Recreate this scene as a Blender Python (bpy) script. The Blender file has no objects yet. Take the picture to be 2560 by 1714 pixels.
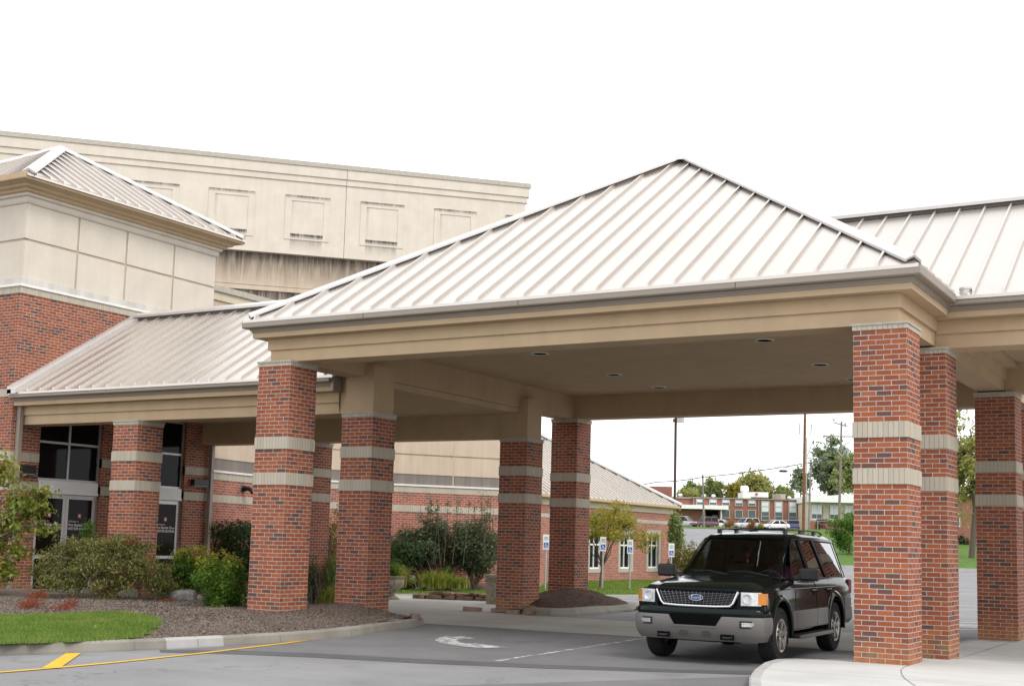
import bpy, bmesh, math, random
import numpy as np
from mathutils import Vector, Matrix
SC = bpy.context.scene
COL = SC.collection
R = math.radians
random.seed(7)

# ---------------------------------------------------------------- objects
class MB:
    """collects faces with metre UVs, then links them as one mesh object"""
    def __init__(s):
        s.v = []; s.f = []; s.uv = []; s.mi = []; s.sm = []
    def face(s, pts, mi=0, uv=None, smooth=False):
        n = len(s.v); s.v += [tuple(p) for p in pts]
        s.f.append(tuple(range(n, n+len(pts)))); s.mi.append(mi); s.sm.append(smooth)
        if uv is None:
            P = [Vector(p) for p in pts]
            nrm = Vector((0, 0, 0))
            for i in range(len(P)):
                a = P[i]; b = P[(i+1) % len(P)]
                nrm += Vector(((a.y-b.y)*(a.z+b.z), (a.z-b.z)*(a.x+b.x), (a.x-b.x)*(a.y+b.y)))
            if nrm.length > 0: nrm.normalize()
            if abs(nrm.z) < .75:
                t = Vector((-nrm.y, nrm.x, 0)); t.normalize()
                us = [p.dot(t) for p in P]; m = min(us)
                uv = [(u-m, p.z) for u, p in zip(us, P)]
            else:
                uv = [(p.x, p.y) for p in P]
        s.uv += list(uv)
    def box(s, x0, x1, y0, y1, z0, z1, mi=0, skip=''):
        a = [(x0,y0,z0),(x1,y0,z0),(x1,y1,z0),(x0,y1,z0),(x0,y0,z1),(x1,y0,z1),(x1,y1,z1),(x0,y1,z1)]
        for k, q in (('b',(3,2,1,0)),('t',(4,5,6,7)),('f',(0,1,5,4)),('r',(1,2,6,5)),('k',(2,3,7,6)),('l',(3,0,4,7))):
            if k not in skip: s.face([a[i] for i in q], mi)
    def obox(s, o, ux, uy, uz, mi=0):
        o=Vector(o);ux=Vector(ux);uy=Vector(uy);uz=Vector(uz)
        a=[o,o+ux,o+ux+uy,o+uy,o+uz,o+ux+uz,o+ux+uy+uz,o+uy+uz]
        for q in ((3,2,1,0),(4,5,6,7),(0,1,5,4),(1,2,6,5),(2,3,7,6),(3,0,4,7)): s.face([a[i] for i in q],mi)
    def bar(s, a, b, w, h, mi=0, up=(0,0,1)):
        """box of width w and height h along a-b, h measured upward from the line"""
        a=Vector(a);b=Vector(b);d=b-a;up=Vector(up)
        sd=d.cross(up); sd.normalize(); u=sd.cross(d); u.normalize()
        s.obox(a-sd*w/2, sd*w, d, u*h, mi)
    def tube(s, pts, rad, n=8, mi=0, cap=True, smooth=True):
        pts=[Vector(p) for p in pts]; m=len(pts)
        if not hasattr(rad,'__len__'): rad=[rad]*m
        rings=[]; ref=None
        for i in range(m):
            d=(pts[min(i+1,m-1)]-pts[max(i-1,0)]); d.normalize()
            if ref is None: ref=Vector((1,0,0)) if abs(d.x)<.8 else Vector((0,1,0))
            x=ref-d*ref.dot(d)
            if x.length<1e-6: x=Vector((0,0,1)).cross(d)
            x.normalize(); ref=x
            y=d.cross(x)
            rings.append([pts[i]+(x*math.cos(2*math.pi*k/n)+y*math.sin(2*math.pi*k/n))*rad[i] for k in range(n)])
        for i in range(m-1):
            for k in range(n):
                k2=(k+1)%n
                s.face([rings[i][k],rings[i][k2],rings[i+1][k2],rings[i+1][k]],mi,[(k/n,i),((k+1)/n,i),((k+1)/n,i+1),(k/n,i+1)],smooth)
        if cap:
            s.face(rings[0][::-1],mi); s.face(rings[-1],mi)
    def lathe(s, prof, c=(0,0,0), n=24, mi=0, axis='z', smooth=True, scale=(1,1,1)):
        c=Vector(c)
        def P(r,z,k):
            a=2*math.pi*k/n; x=r*math.cos(a); y=r*math.sin(a)
            q={'z':(x,y,z),'x':(z,x,y),'y':(y,z,x)}[axis]
            return c+Vector((q[0]*scale[0],q[1]*scale[1],q[2]*scale[2]))
        for i in range(len(prof)-1):
            (r0,z0),(r1,z1)=prof[i],prof[i+1]
            for k in range(n):
                q=[P(r0,z0,k),P(r0,z0,k+1),P(r1,z1,k+1),P(r1,z1,k)]
                if r0<1e-6: q=q[1:] if False else [q[0],q[2],q[3]]
                elif r1<1e-6: q=[q[0],q[1],q[2]]
                s.face(q,mi,[(k/n,z0)]*len(q),smooth)
    def sweep(s, path, prof, mis, closed=False):
        """profile (offset outward, z) swept along an xy path (outward = right of travel)"""
        n=len(path); P=[Vector((p[0],p[1])) for p in path]
        def nrm(i,j):
            d=P[j]-P[i]; d.normalize(); return Vector((d.y,-d.x))
        off=[]
        for i in range(n):
            if closed or 0<i<n-1:
                a=nrm((i-1)%n,i); b=nrm(i,(i+1)%n); m=(a+b)/(1+a.dot(b))
            elif i==0: m=nrm(0,1)
            else: m=nrm(n-2,n-1)
            off.append(m)
        seg=n if closed else n-1
        for i in range(seg):
            j=(i+1)%n
            for k in range(len(prof)-1):
                (o0,z0),(o1,z1)=prof[k],prof[k+1]
                q=[P[i]+off[i]*o0,P[j]+off[j]*o0,P[j]+off[j]*o1,P[i]+off[i]*o1]
                zz=[z0,z0,z1,z1]
                s.face([(a.x,a.y,z) for a,z in zip(q,zz)],mis[k])
        if not closed:
            for i,rev in ((0,True),(n-1,False)):
                q=[(P[i].x+off[i].x*o,P[i].y+off[i].y*o,z) for o,z in prof]
                s.face(q if rev else q[::-1],mis[0])
    def prism(s, poly, z0, z1, mi=0, top=None, bottom=True):
        n=len(poly)
        for i in range(n):
            a=poly[i];b=poly[(i+1)%n]
            s.face([(a[0],a[1],z0),(b[0],b[1],z0),(b[0],b[1],z1),(a[0],a[1],z1)],mi)
        s.face([(p[0],p[1],z1) for p in poly],mi if top is None else top)
        if bottom: s.face([(p[0],p[1],z0) for p in reversed(poly)],mi)
    def build(s, name, mats, parent=None, weld=False, bevel=0, auto=None):
        me=bpy.data.meshes.new(name)
        me.from_pydata(s.v,[],s.f)
        if not isinstance(mats,(list,tuple)): mats=[mats]
        for m in mats: me.materials.append(m)
        me.polygons.foreach_set('material_index',s.mi)
        me.polygons.foreach_set('use_smooth',s.sm)
        uvl=me.uv_layers.new(name='UVMap')
        uvl.data.foreach_set('uv',np.array(s.uv,dtype=np.float32).ravel())
        if weld or bevel or auto:
            bm=bmesh.new(); bm.from_mesh(me)
            bmesh.ops.remove_doubles(bm,verts=bm.verts,dist=.0004)
            if auto is not None:
                for e in bm.edges:
                    if len(e.link_faces)==2: e.smooth = e.calc_face_angle(0)<R(auto)
                for f in bm.faces: f.smooth=True
            bm.to_mesh(me); bm.free()
        me.update()
        o=link(name,me,parent)
        if bevel:
            m=o.modifiers.new('Bevel','BEVEL'); m.width=bevel; m.segments=2; m.limit_method='ANGLE'; m.angle_limit=R(35)
        return o
LOCAL=set()   # roots whose parts are built in the root's own space
def link(name, data, parent=None):
    o=bpy.data.objects.new(name,data); COL.objects.link(o)
    if parent is not None:
        o.parent=parent
        if parent.name not in LOCAL: o.matrix_parent_inverse=Matrix.Translation(-parent.location)
    return o
def tag(o, label=None, cat=None, group=None, kind=None):
    if label: o['label']=label
    if cat: o['category']=cat
    if group: o['group']=group
    if kind: o['kind']=kind
    return o
def empty(name, loc, label, cat, group=None, rz=0):
    o=bpy.data.objects.new(name,None); COL.objects.link(o); o.location=loc; o.rotation_euler=(0,0,rz)
    o.empty_display_size=.2
    return tag(o,label,cat,group)
def copy_thing(o, parent=None):
    c=o.copy(); COL.objects.link(c)
    if parent is not None: c.parent=parent
    for ch in list(o.children): copy_thing(ch,c)
    return c
def struct(name, mb, mats, **k):
    return tag(mb.build(name,mats,**k),kind='structure')
def tri_mesh(name, V, F, mats, parent=None, mi=None, smooth=False):
    """fast numpy mesh: V (n,3), F (m,k)"""
    V=np.asarray(V,np.float32); F=np.asarray(F,np.int32); m,k=F.shape
    me=bpy.data.meshes.new(name); me.vertices.add(len(V)); me.vertices.foreach_set('co',V.ravel())
    me.loops.add(m*k); me.loops.foreach_set('vertex_index',F.ravel())
    me.polygons.add(m); me.polygons.foreach_set('loop_start',np.arange(0,m*k,k,dtype=np.int32))
    if smooth: me.polygons.foreach_set('use_smooth',np.ones(m,bool))
    if not isinstance(mats,(list,tuple)): mats=[mats]
    for q in mats: me.materials.append(q)
    if mi is not None: me.polygons.foreach_set('material_index',np.asarray(mi,np.int32))
    me.update(calc_edges=True); me.validate()
    return link(name,me,parent)

# ---------------------------------------------------------------- materials
class NT:
    def __init__(s,name):
        s.m=bpy.data.materials.new(name); s.m.use_nodes=True; s.t=s.m.node_tree; s.t.nodes.clear()
        s.out=s.n('ShaderNodeOutputMaterial')
    def n(s,t,**k):
        q=s.t.nodes.new(t)
        for a,b in k.items(): setattr(q,a,b)
        return q
    def l(s,a,b): s.t.links.new(a,b)
    def val(s,i,v):
        if hasattr(v,'is_output') or isinstance(v,bpy.types.NodeSocket): s.l(v,i)
        else: i.default_value=v
    def math(s,op,a,b=None,c=None,clamp=False):
        q=s.n('ShaderNodeMath',operation=op,use_clamp=clamp); s.val(q.inputs[0],a)
        if b is not None: s.val(q.inputs[1],b)
        if c is not None: s.val(q.inputs[2],c)
        return q.outputs[0]
    def mix(s,f,a,b,bt='MIX'):
        q=s.n('ShaderNodeMix',data_type='RGBA',blend_type=bt); s.val(q.inputs[0],f)
        s.val(q.inputs[6],a if not isinstance(a,tuple) else (*a,1)[:4]); s.val(q.inputs[7],b if not isinstance(b,tuple) else (*b,1)[:4])
        return q.outputs[2]
    def noise(s,sc,det=4,vec=None,rough=.55,dim='3D'):
        q=s.n('ShaderNodeTexNoise',noise_dimensions=dim); q.inputs['Scale'].default_value=sc; q.inputs['Detail'].default_value=det; q.inputs['Roughness'].default_value=rough
        if vec is not None: s.l(vec,q.inputs['Vector'])
        return q.outputs['Fac']
    def mapr(s,v,a,b,c=0,d=1,smooth=False):
        q=s.n('ShaderNodeMapRange',clamp=True)
        if smooth: q.interpolation_type='SMOOTHSTEP'
        s.val(q.inputs[0],v)
        for i,x in enumerate((a,b,c,d)): q.inputs[i+1].default_value=x
        return q.outputs[0]
    def ramp(s,f,stops,interp='LINEAR'):
        q=s.n('ShaderNodeValToRGB'); e=q.color_ramp.elements; q.color_ramp.interpolation=interp
        while len(e)<len(stops): e.new(.5)
        for x,(p,c) in zip(e,stops): x.position=p; x.color=(*c,1)
        s.l(f,q.inputs[0]); return q.outputs[0]
    def sep(s,v):
        q=s.n('ShaderNodeSeparateXYZ'); s.l(v,q.inputs[0]); return q.outputs
    def comb(s,x,y,z=0.0):
        q=s.n('ShaderNodeCombineXYZ')
        for i,v in enumerate((x,y,z)): s.val(q.inputs[i],v)
        return q.outputs[0]
    def coord(s,k='Object'): return s.n('ShaderNodeTexCoord').outputs[k]
    def pos(s): return s.n('ShaderNodeNewGeometry').outputs['Position']
    def bump(s,h,strength=.3,dist=.01):
        q=s.n('ShaderNodeBump'); q.inputs['Strength'].default_value=strength; q.inputs['Distance'].default_value=dist; s.l(h,q.inputs['Height']); return q.outputs[0]
    def pbr(s,col,rough=.6,metal=0,spec=.5,normal=None,**k):
        q=s.n('ShaderNodeBsdfPrincipled')
        s.val(q.inputs['Base Color'],(*col,1)[:4] if isinstance(col,tuple) else col)
        s.val(q.inputs['Roughness'],rough); s.val(q.inputs['Metallic'],metal); s.val(q.inputs['Specular IOR Level'],spec)
        if normal is not None: s.l(normal,q.inputs['Normal'])
        for a,b in k.items(): s.val(q.inputs[a.replace('_',' ')],b)
        s.l(q.outputs[0],s.out.inputs[0]); return q
def simple(name,col,rough=.6,metal=0,spec=.5,var=.12,nscale=3,bump=0,bscale=60,**k):
    n=NT(name); p=n.pos()
    f=n.noise(nscale,5,p); c=n.mix(n.mapr(f,.3,.7),tuple(x*(1-var) for x in col),tuple(min(1,x*(1+var)) for x in col))
    nm=n.bump(n.noise(bscale,3,p),bump,.004) if bump else None
    n.pbr(c,rough,metal,spec,nm,**k); return n.m
M={}
def brick(name, tones, mortar, cw=.2163, ch=.0727, mw=.0052, shift=True, dirt=.1, glow=None):
    n=NT(name); uv=n.sep(n.coord('UV')); u,v=uv[0],uv[1]
    row=n.math('FLOOR',n.math('DIVIDE',v,ch))
    sh=n.math('MULTIPLY',n.math('FLOORED_MODULO',row,2.0),.5) if shift else 0.0
    uu=n.math('ADD',n.math('DIVIDE',u,cw),sh); cidx=n.math('FLOOR',uu)
    fu=n.math('MULTIPLY',n.math('FRACT',uu),cw); fv=n.math('MULTIPLY',n.math('FRACT',n.math('DIVIDE',v,ch)),ch)
    wob=n.math('MULTIPLY',n.math('SUBTRACT',n.noise(14,3,n.pos()),.5),.006)
    du=n.math('MINIMUM',fu,n.math('SUBTRACT',cw,fu)); dv=n.math('MINIMUM',fv,n.math('SUBTRACT',ch,fv))
    dd=n.math('ADD',n.math('MINIMUM',du,dv),wob)
    mask=n.mapr(dd,mw-.0012,mw+.0022,0,1,True)
    oi=n.n('ShaderNodeObjectInfo').outputs['Random']
    gn=n.n('ShaderNodeNewGeometry').outputs['True Normal']; gx=n.sep(gn)[0]
    w=n.n('ShaderNodeTexWhiteNoise',noise_dimensions='4D'); n.l(n.comb(cidx,row,n.math('ROUND',n.math('MULTIPLY',gx,3.0))),w.inputs['Vector']); n.l(oi,w.inputs['W'])
    base=n.ramp(w.outputs['Value'],tones,'LINEAR')
    p=n.pos()
    blot=n.noise(9,5,p,.7)
    base=n.mix(n.mapr(blot,.35,.75,0,.45),base,n.mix(.5,base,tones[-1][1]))
    base=n.mix(n.mapr(n.noise(160,2,p),.35,.8,0,.35),base,n.mix(.6,base,(.02,.012,.01)),'MIX')
    mort=n.mix(n.mapr(n.noise(6,4,p),.3,.7),mortar,tuple(x*.72 for x in mortar))
    c=n.mix(mask,mort,base)
    z=n.sep(p)[2]
    if dirt:
        c=n.mix(n.math('MULTIPLY',n.mapr(z,.02,.42,1,0),n.mapr(n.noise(5,4,p),.35,.65,.15,.75)),c,n.mix(.55,c,(.50,.30,.14)))
    h=n.math('ADD',mask,n.math('MULTIPLY',n.noise(70,4,p),.35))
    n.pbr(c,.85,0,.25,n.bump(h,.7,.006)); return n.m
TONES=[(0,(.31,.082,.036)),(.22,(.41,.125,.05)),(.45,(.28,.076,.037)),(.66,(.36,.108,.046)),(.83,(.25,.076,.042)),(.93,(.16,.075,.055)),(1,(.115,.072,.062))]
M['brick']=brick('brick_red',TONES,(.54,.47,.43))
M['brick_far']=brick('brick_far',[(0,(.40,.12,.07)),(.4,(.45,.15,.085)),(.7,(.33,.105,.065)),(1,(.22,.10,.08))],(.56,.48,.43),dirt=0)
M['soldier']=brick('stone_band',[(0,(.50,.445,.36)),(.5,(.54,.485,.395)),(1,(.455,.405,.325))],(.33,.29,.235),cw=.0727,ch=5,mw=.0028,shift=False,dirt=0)
def stucco(name,col,var=.06,stain=0):
    n=NT(name); p=n.pos(); f=n.noise(1.3,6,p,.6)
    c=n.mix(n.mapr(f,.3,.7),tuple(x*(1-var) for x in col),tuple(min(1,x*(1+var)) for x in col))
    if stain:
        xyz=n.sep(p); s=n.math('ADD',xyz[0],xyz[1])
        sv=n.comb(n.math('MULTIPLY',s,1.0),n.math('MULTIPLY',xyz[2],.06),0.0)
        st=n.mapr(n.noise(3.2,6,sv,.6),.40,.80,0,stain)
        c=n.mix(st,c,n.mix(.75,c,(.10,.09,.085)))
    n.pbr(c,.9,0,.2,n.bump(n.noise(220,2,p),.25,.003)); return n.m
M['tan']=stucco('stucco_tan',(.505,.375,.24),stain=.14)
M['cream']=stucco('stucco_cream',(.60,.525,.40),stain=.12)
M['cream2']=stucco('stucco_cream_pale',(.63,.57,.485),stain=.10)
M['creamlow']=stucco('stucco_weathered',(.56,.455,.35),stain=.28)
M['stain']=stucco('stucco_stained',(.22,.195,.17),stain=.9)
M['ledge']=stucco('ledge_stained',(.52,.50,.46),stain=.5)
M['groove']=simple('reveal_joint',(.47,.39,.29),.9)
def streak():
    n=NT('streak_stain'); uv=n.sep(n.coord('UV'))
    s=n.noise(11,5,n.comb(uv[0],n.math('MULTIPLY',uv[1],.05),0.0),.7)
    s2=n.noise(3,4,n.comb(uv[0],n.math('MULTIPLY',uv[1],.12),0.0),.6)
    g=n.math('MULTIPLY',n.math('ADD',n.math('MULTIPLY',n.mapr(s,.30,.75),.6),n.mapr(s2,.35,.7,0,.4)),n.n('ShaderNodeAttribute',attribute_name='fade').outputs['Fac'])
    b=n.n('ShaderNodeBsdfDiffuse'); b.inputs[0].default_value=(.07,.065,.062,1)
    t=n.n('ShaderNodeBsdfTransparent'); x=n.n('ShaderNodeMixShader'); n.l(g,x.inputs[0]); n.l(t.outputs[0],x.inputs[1]); n.l(b.outputs[0],x.inputs[2]); n.l(x.outputs[0],n.out.inputs[0]); return n.m
M['streak']=streak()
def metalroof():
    n=NT('standing_seam_metal'); p=n.pos()
    c=n.mix(n.mapr(n.noise(.5,3,p),.3,.7),(.60,.555,.505),(.635,.59,.54))
    n.pbr(c,n.mapr(n.noise(2,4,p),.3,.7,.25,.31),.75,.6); return n.m
M['roof']=metalroof()
M['cap']=simple('roof_trim',(.60,.565,.54),.32,.35,.6,.05)
M['gutter']=simple('gutter_metal',(.285,.24,.195),.42,.1,.5,.05,1.5)
M['slab']=simple('cast_stone',(.42,.39,.33),.8,0,.3,.12,8,.3)
M['whitestone']=simple('pale_cast_stone',(.72,.70,.66),.75,0,.3,.06,4)
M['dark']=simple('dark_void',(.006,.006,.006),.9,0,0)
M['black']=simple('black_plastic',(.012,.012,.013),.42,0,.4,.1)
M['alu']=simple('aluminium_frame',(.50,.49,.47),.38,.5,.5,.05)
M['white']=simple('white_paint',(.78,.78,.77),.5,0,.4,.04)
M['shade_joint']=simple('closure_shade_joint',(.12,.10,.085),.7,0,.2)  # dark closure tone paints the shadow gap under roof caps; also gutter joints
M['chrome']=simple('chrome',(.75,.76,.78),.12,1,.5,.03)
def glass(name,col=(.006,.007,.008),rough=.03,spec=.13):
    n=NT(name); n.pbr(col,rough,0,spec,n.bump(n.noise(.8,2,n.pos()),.015,.02)); return n.m
M['glass']=glass('dark_glazing')
def pave(name,a,b,big=.5,streaks=0,speck=.2,cracks=0):
    n=NT(name); p=n.pos(); xyz=n.sep(p)
    c=n.mix(n.mapr(n.noise(big,6,p,.6),.32,.68),a,b)
    c=n.mix(n.mapr(n.noise(140,2,p),.35,.75,0,speck),c,n.mix(.5,c,(.02,.02,.02)))
    c=n.mix(n.mapr(n.noise(230,2,p),.6,.75,0,speck),c,n.mix(.5,c,(.8,.8,.8)))
    if streaks:
        c=n.mix(n.mapr(n.noise(2.2,5,n.comb(n.math('MULTIPLY',xyz[0],.25),xyz[1],0.0),.6),.45,.75,0,streaks),c,n.mix(.5,c,(.12,.11,.10)))
    if cracks:
        v=n.n('ShaderNodeTexVoronoi',feature='DISTANCE_TO_EDGE'); v.inputs['Scale'].default_value=.42
        wv=n.n('ShaderNodeVectorMath',operation='ADD'); n.l(p,wv.inputs[0]); nz=n.n('ShaderNodeTexNoise'); nz.inputs['Scale'].default_value=1.6; nz.inputs['Detail'].default_value=5; n.l(p,nz.inputs['Vector']); n.l(nz.outputs['Color'],wv.inputs[1]); n.l(wv.outputs[0],v.inputs['Vector'])
        ck=n.math('MULTIPLY',n.mapr(v.outputs['Distance'],.0015,.007,1,0),n.mapr(n.noise(.35,2,p),.48,.60))
        c=n.mix(n.math('MULTIPLY',ck,.45),c,(.05,.05,.05))
        c=n.mix(n.mapr(n.noise(1.1,3,p,.4),.62,.75,0,.4),c,n.mix(.5,c,(.05,.05,.052)))
        c=n.mix(n.mapr(n.noise(9,2,p,.4),.70,.78,0,.35),c,(.05,.05,.05))
    n.pbr(c,.88,0,.3,n.bump(n.noise(180,3,p),.35,.006)); return n.m
M['asphalt']=pave('asphalt_grey',(.205,.203,.207),(.27,.268,.272),.45,.3,.5,1)
M['asphalt_dark']=pave('asphalt_patch',(.08,.08,.082),(.11,.11,.112),.9,.2,.35)
M['asphalt_mid']=pave('asphalt_mid',(.14,.139,.141),(.195,.193,.195),.5,.4,.5,1)
M['concrete']=pave('concrete',(.35,.337,.31),(.43,.415,.39),.5,.35,.15)
M['concrete_new']=pave('concrete_new',(.50,.495,.475),(.60,.595,.575),.5,.30,.12)
M['kerb']=pave('kerb_concrete',(.22,.205,.17),(.33,.31,.27),1.2,.5,.3)
M['kerbwhite']=pave('kerb_pale',(.38,.37,.36),(.47,.46,.45),2,.25,.2)
M['joint']=simple('joint_line',(.16,.15,.14),.9)
def worn(name,col,lo=.38,hi=.52):
    n=NT(name); p=n.pos()
    d=n.pbr(n.mix(n.mapr(n.noise(3,4,p),.3,.7),col,tuple(x*.82 for x in col)),.7,0,.3)
    t=n.n('ShaderNodeBsdfTransparent'); x=n.n('ShaderNodeMixShader'); n.l(n.mapr(n.noise(7,6,p,.75),lo,hi),x.inputs[0]); n.l(t.outputs[0],x.inputs[1]); n.l(d.outputs[0],x.inputs[2]); n.l(x.outputs[0],n.out.inputs[0]); return n.m
M['yellow']=worn('yellow_road_paint',(.72,.43,.035),.26,.36)
M['whiteline']=worn('white_road_paint',(.66,.66,.65),.30,.46)
M['whiteworn']=worn('worn_road_paint',(.62,.62,.61),.44,.58)
def mulch():
    n=NT('bark_mulch'); p=n.pos(); a=n.noise(26,6,p,.75); b=n.noise(1.1,4,p)
    v=n.n('ShaderNodeTexVoronoi'); v.inputs['Scale'].default_value=42; n.l(p,v.inputs['Vector'])
    c=n.ramp(a,[(.25,(.07,.053,.042)),(.5,(.15,.118,.096)),(.75,(.25,.205,.17))])
    c=n.mix(n.mapr(b,.35,.65,0,.5),c,(.25,.21,.18))
    c=n.mix(n.mapr(n.sep(v.outputs['Color'])[0],.55,.9,0,.45),c,(.23,.185,.155))
    n.pbr(c,.95,0,.15,n.bump(n.math('ADD',a,v.outputs['Distance']),.9,.03)); return n.m
M['mulch']=mulch()
M['mulch_dark']=simple('dark_mulch',(.085,.058,.042),.95,0,.1,.5,12,1.0,45)
def leaf(name,stops,trans=.35,nsc=1.4,dark=.35):
    n=NT(name); g=n.n('ShaderNodeNewGeometry'); p=g.outputs['Position']
    r=n.math('ADD',n.math('MULTIPLY',g.outputs['Random Per Island'],.72),n.math('MULTIPLY',n.mapr(n.noise(nsc,3,p),.3,.7),.28))
    c=n.ramp(r,stops)
    b=n.pbr(c,.55,0,.25)
    t=n.n('ShaderNodeBsdfTranslucent'); n.l(n.mix(.5,c,n.mix(.5,c,(.5,.6,.1))),t.inputs[0])
    x=n.n('ShaderNodeMixShader'); x.inputs[0].default_value=trans; n.l(b.outputs[0],x.inputs[1]); n.l(t.outputs[0],x.inputs[2]); n.l(x.outputs[0],n.out.inputs[0]); return n.m
M['grass']=leaf('grass_blades',[(0,(.06,.12,.022)),(.4,(.125,.22,.036)),(.7,(.22,.31,.06)),(.88,(.34,.35,.12)),(1,(.42,.36,.17))],.4,2.2)
M['grassground']=simple('grass_ground',(.085,.15,.03),.95,0,.1,.35,2.5,.5,80)
M['chip']=leaf('mulch_chips',[(0,(.05,.036,.028)),(.4,(.13,.10,.08)),(.75,(.22,.18,.15)),(1,(.38,.32,.27))],.0)
M['bark']=simple('bark',(.12,.095,.075),.9,0,.2,.3,14,.6,40)
M['rock']=simple('boulder',(.29,.205,.155),.9,0,.25,.3,6,.7,25)
M['rockgrey']=simple('grey_boulder',(.22,.215,.205),.9,0,.25,.45,9,.7,25)
M['rockbrown']=simple('flat_stone',(.25,.165,.11),.9,0,.2,.4,5,.7,30)
# ---------------------------------------------------------------- camera
CAM=(4.33269,-17.90436,1.5344)
cd=bpy.data.cameras.new('camera'); cam=bpy.data.objects.new('camera',cd); COL.objects.link(cam); SC.camera=cam
_R=Vector((0.86870477,0.49471438,0.02469226)); _F=Vector((-0.49418248,0.86222272,0.11115604)); _U=Vector((0.03370026,-0.10876426,0.99349616))
cam.matrix_world=Matrix(((_R.x,_U.x,-_F.x,CAM[0]),(_R.y,_U.y,-_F.y,CAM[1]),(_R.z,_U.z,-_F.z,CAM[2]),(0,0,0,1)))
cd.sensor_fit='HORIZONTAL'; cd.sensor_width=36; cd.lens=36*3198.39/2560
cd.shift_x=-(1344.04-1280)/2560; cd.shift_y=(998.32-857)/2560
cd.clip_start=.1; cd.clip_end=6000
# site axes: e runs away from the viewer, w to the right
FH=Vector((-.4972,.8676)); RH=Vector((.8676,.4972))
def EW(e,w): return (CAM[0]+FH.x*e+RH.x*w, CAM[1]+FH.y*e+RH.y*w)
def hgt(e):
    k=[(0,-.12),(72,-.12),(100,.3),(155,2.75),(166,3.4),(176,4.25),(190,4.45),(300,5.4),(700,9),(6000,14)]
    for (a,b),(c,d) in zip(k,k[1:]):
        if e<=c:
            t=max(0,(e-a)/(c-a)); return b+(d-b)*t
    return 14
G=-.12
def sheet(name, e0,e1,w0,w1, dz, mat, kind='structure', ne=None, spread=0):
    m=MB(); es=[e for e in (-60,0,40,72,80,90,100,120,140,155,160,166,172,176,180,185,190,215,250,300,420,700,1500,3500,6000) if e0<e<e1]; es=[e0]+es+[e1]
    for a,b in zip(es,es[1:]):
        q=[EW(a,w0-spread*max(0,a)),EW(a,w1+spread*max(0,a)),EW(b,w1+spread*max(0,b)),EW(b,w0-spread*max(0,b))]
        z=[hgt(a)+dz]*2+[hgt(b)+dz]*2
        m.face([(x,y,h) for (x,y),h in zip(q,z)])
    o=m.build(name,mat); tag(o,kind=kind); return o
sheet('ground',-60,6000,-60,60,-.05,M['grassground'],spread=1.4)
sheet('parking_lot',-40,173,-75,60,0,M['asphalt'])
sheet('far_parking_lot',183,215,-75,60,.03,M['asphalt'])
M['arrowpaint']=worn('arrow_paint',(.60,.60,.59),.36,.54)
# ---------------------------------------------------------------- road surface details
def flat(name,poly,z,mat):
    m=MB(); m.face([(x,y,z) for x,y in poly]); return struct(name,m,mat)
flat('asphalt_strip',[(-9.55,-4.39),(-8.72,-3.7),(-7.68,-3.23),(-6.13,-2.89),(-4.37,-2.35),(-2.75,-1.7),(-1.8,-1.02),(-1.6,-1.56),(-2.6,-2.06),(-4.11,-2.82),(-5.76,-3.42),(-7.25,-3.76),(-8.3,-4.15),(-9.25,-4.67)],G+.004,M['asphalt_dark'])
flat('asphalt_patch',[(-9.45,-4.3),(-8.72,-3.69),(-7.68,-3.22),(-6.13,-2.88),(-4.37,-2.34),(-2.75,-1.69),(-1.3,-.8),(-1.2,3.6),(-5.7,3.57),(-7.64,3.45),(-9.9,3.4),(-9.9,2.6),(-9.1,-1),(-9.3,-3)],G+.002,M['asphalt_mid'])
flat('asphalt_wedge',[(-4.3,-5.9),(-3.26,-4.36),(-1.72,-2.03),(-1.3,-1.4),(-.6,-3.5),(-.6,-6.5)],G+.004,M['asphalt_mid'])
def ribbon(name,pts,w,z,mat):
    m=MB(); P=[Vector((p[0],p[1])) for p in pts]
    for a,b in zip(P,P[1:]):
        d=b-a; d.normalize(); s=Vector((d.y,-d.x))*w/2
        m.face([(q.x,q.y,z) for q in (a-s,b-s,b+s,a+s)][::-1])
    return struct(name,m,mat)
ribbon('yellow_line',[(-8.7,-9.6),(-8.57,-7.8),(-8.53,-7.0),(-8.55,-6.1),(-8.74,-4.35),(-9.04,-2.4),(-9.22,-1.5)],.105,G+.009,M['yellow'])
flat('yellow_stub',[(-8.58,-7.22),(-8.46,-7.05),(-9.82,-5.56),(-9.95,-5.70)],G+.012,M['yellow'])
flat('road_arrow',[(-7.86,.11),(-8.04,.48),(-8.15,.88),(-7.91,1.15),(-7.53,.89),(-7.64,.69),(-7.62,.42),(-7.40,.1),(-7.07,-.18),(-6.94,-.04),(-6.18,-.3),(-6.44,-.72),(-6.82,-.64),(-7.39,-.38)],G+.008,M['arrowpaint'])
ribbon('lane_line',[(-5.5,3.45),(-5.34,1.17),(-5.11,-2.4)],.10,G+.008,M['whiteworn'])
# crosswalk and courtyard paving
m=MB()
m.face([(x,y,G+.006) for x,y in [(-1.0,3.35),(-1.0,8.3),(-7.7,7.7),(-9.9,7.8),(-9.9,13.3),(-15.5,14.0),(-21.5,13.5),(-21.6,2.4),(-16,2.6),(-13,3.3),(-10.2,3.4),(-9.56,3.53),(-7.64,3.45),(-5.7,3.57)][::-1]])
struct('pavement',m,M['concrete'])
for a,b in (((-20,5.7),(-1,5.7)),((-20,7.7),(-10,7.9)),((-16.5,3),(-16.5,13)),((-13.2,3.3),(-13.2,13)),((-10.1,3.5),(-10.1,7.8)),((-5.6,3.5),(-5.6,7.7))):
    ribbon('paving_joint',[a,b],.012,G+.011,M['joint'])
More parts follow.
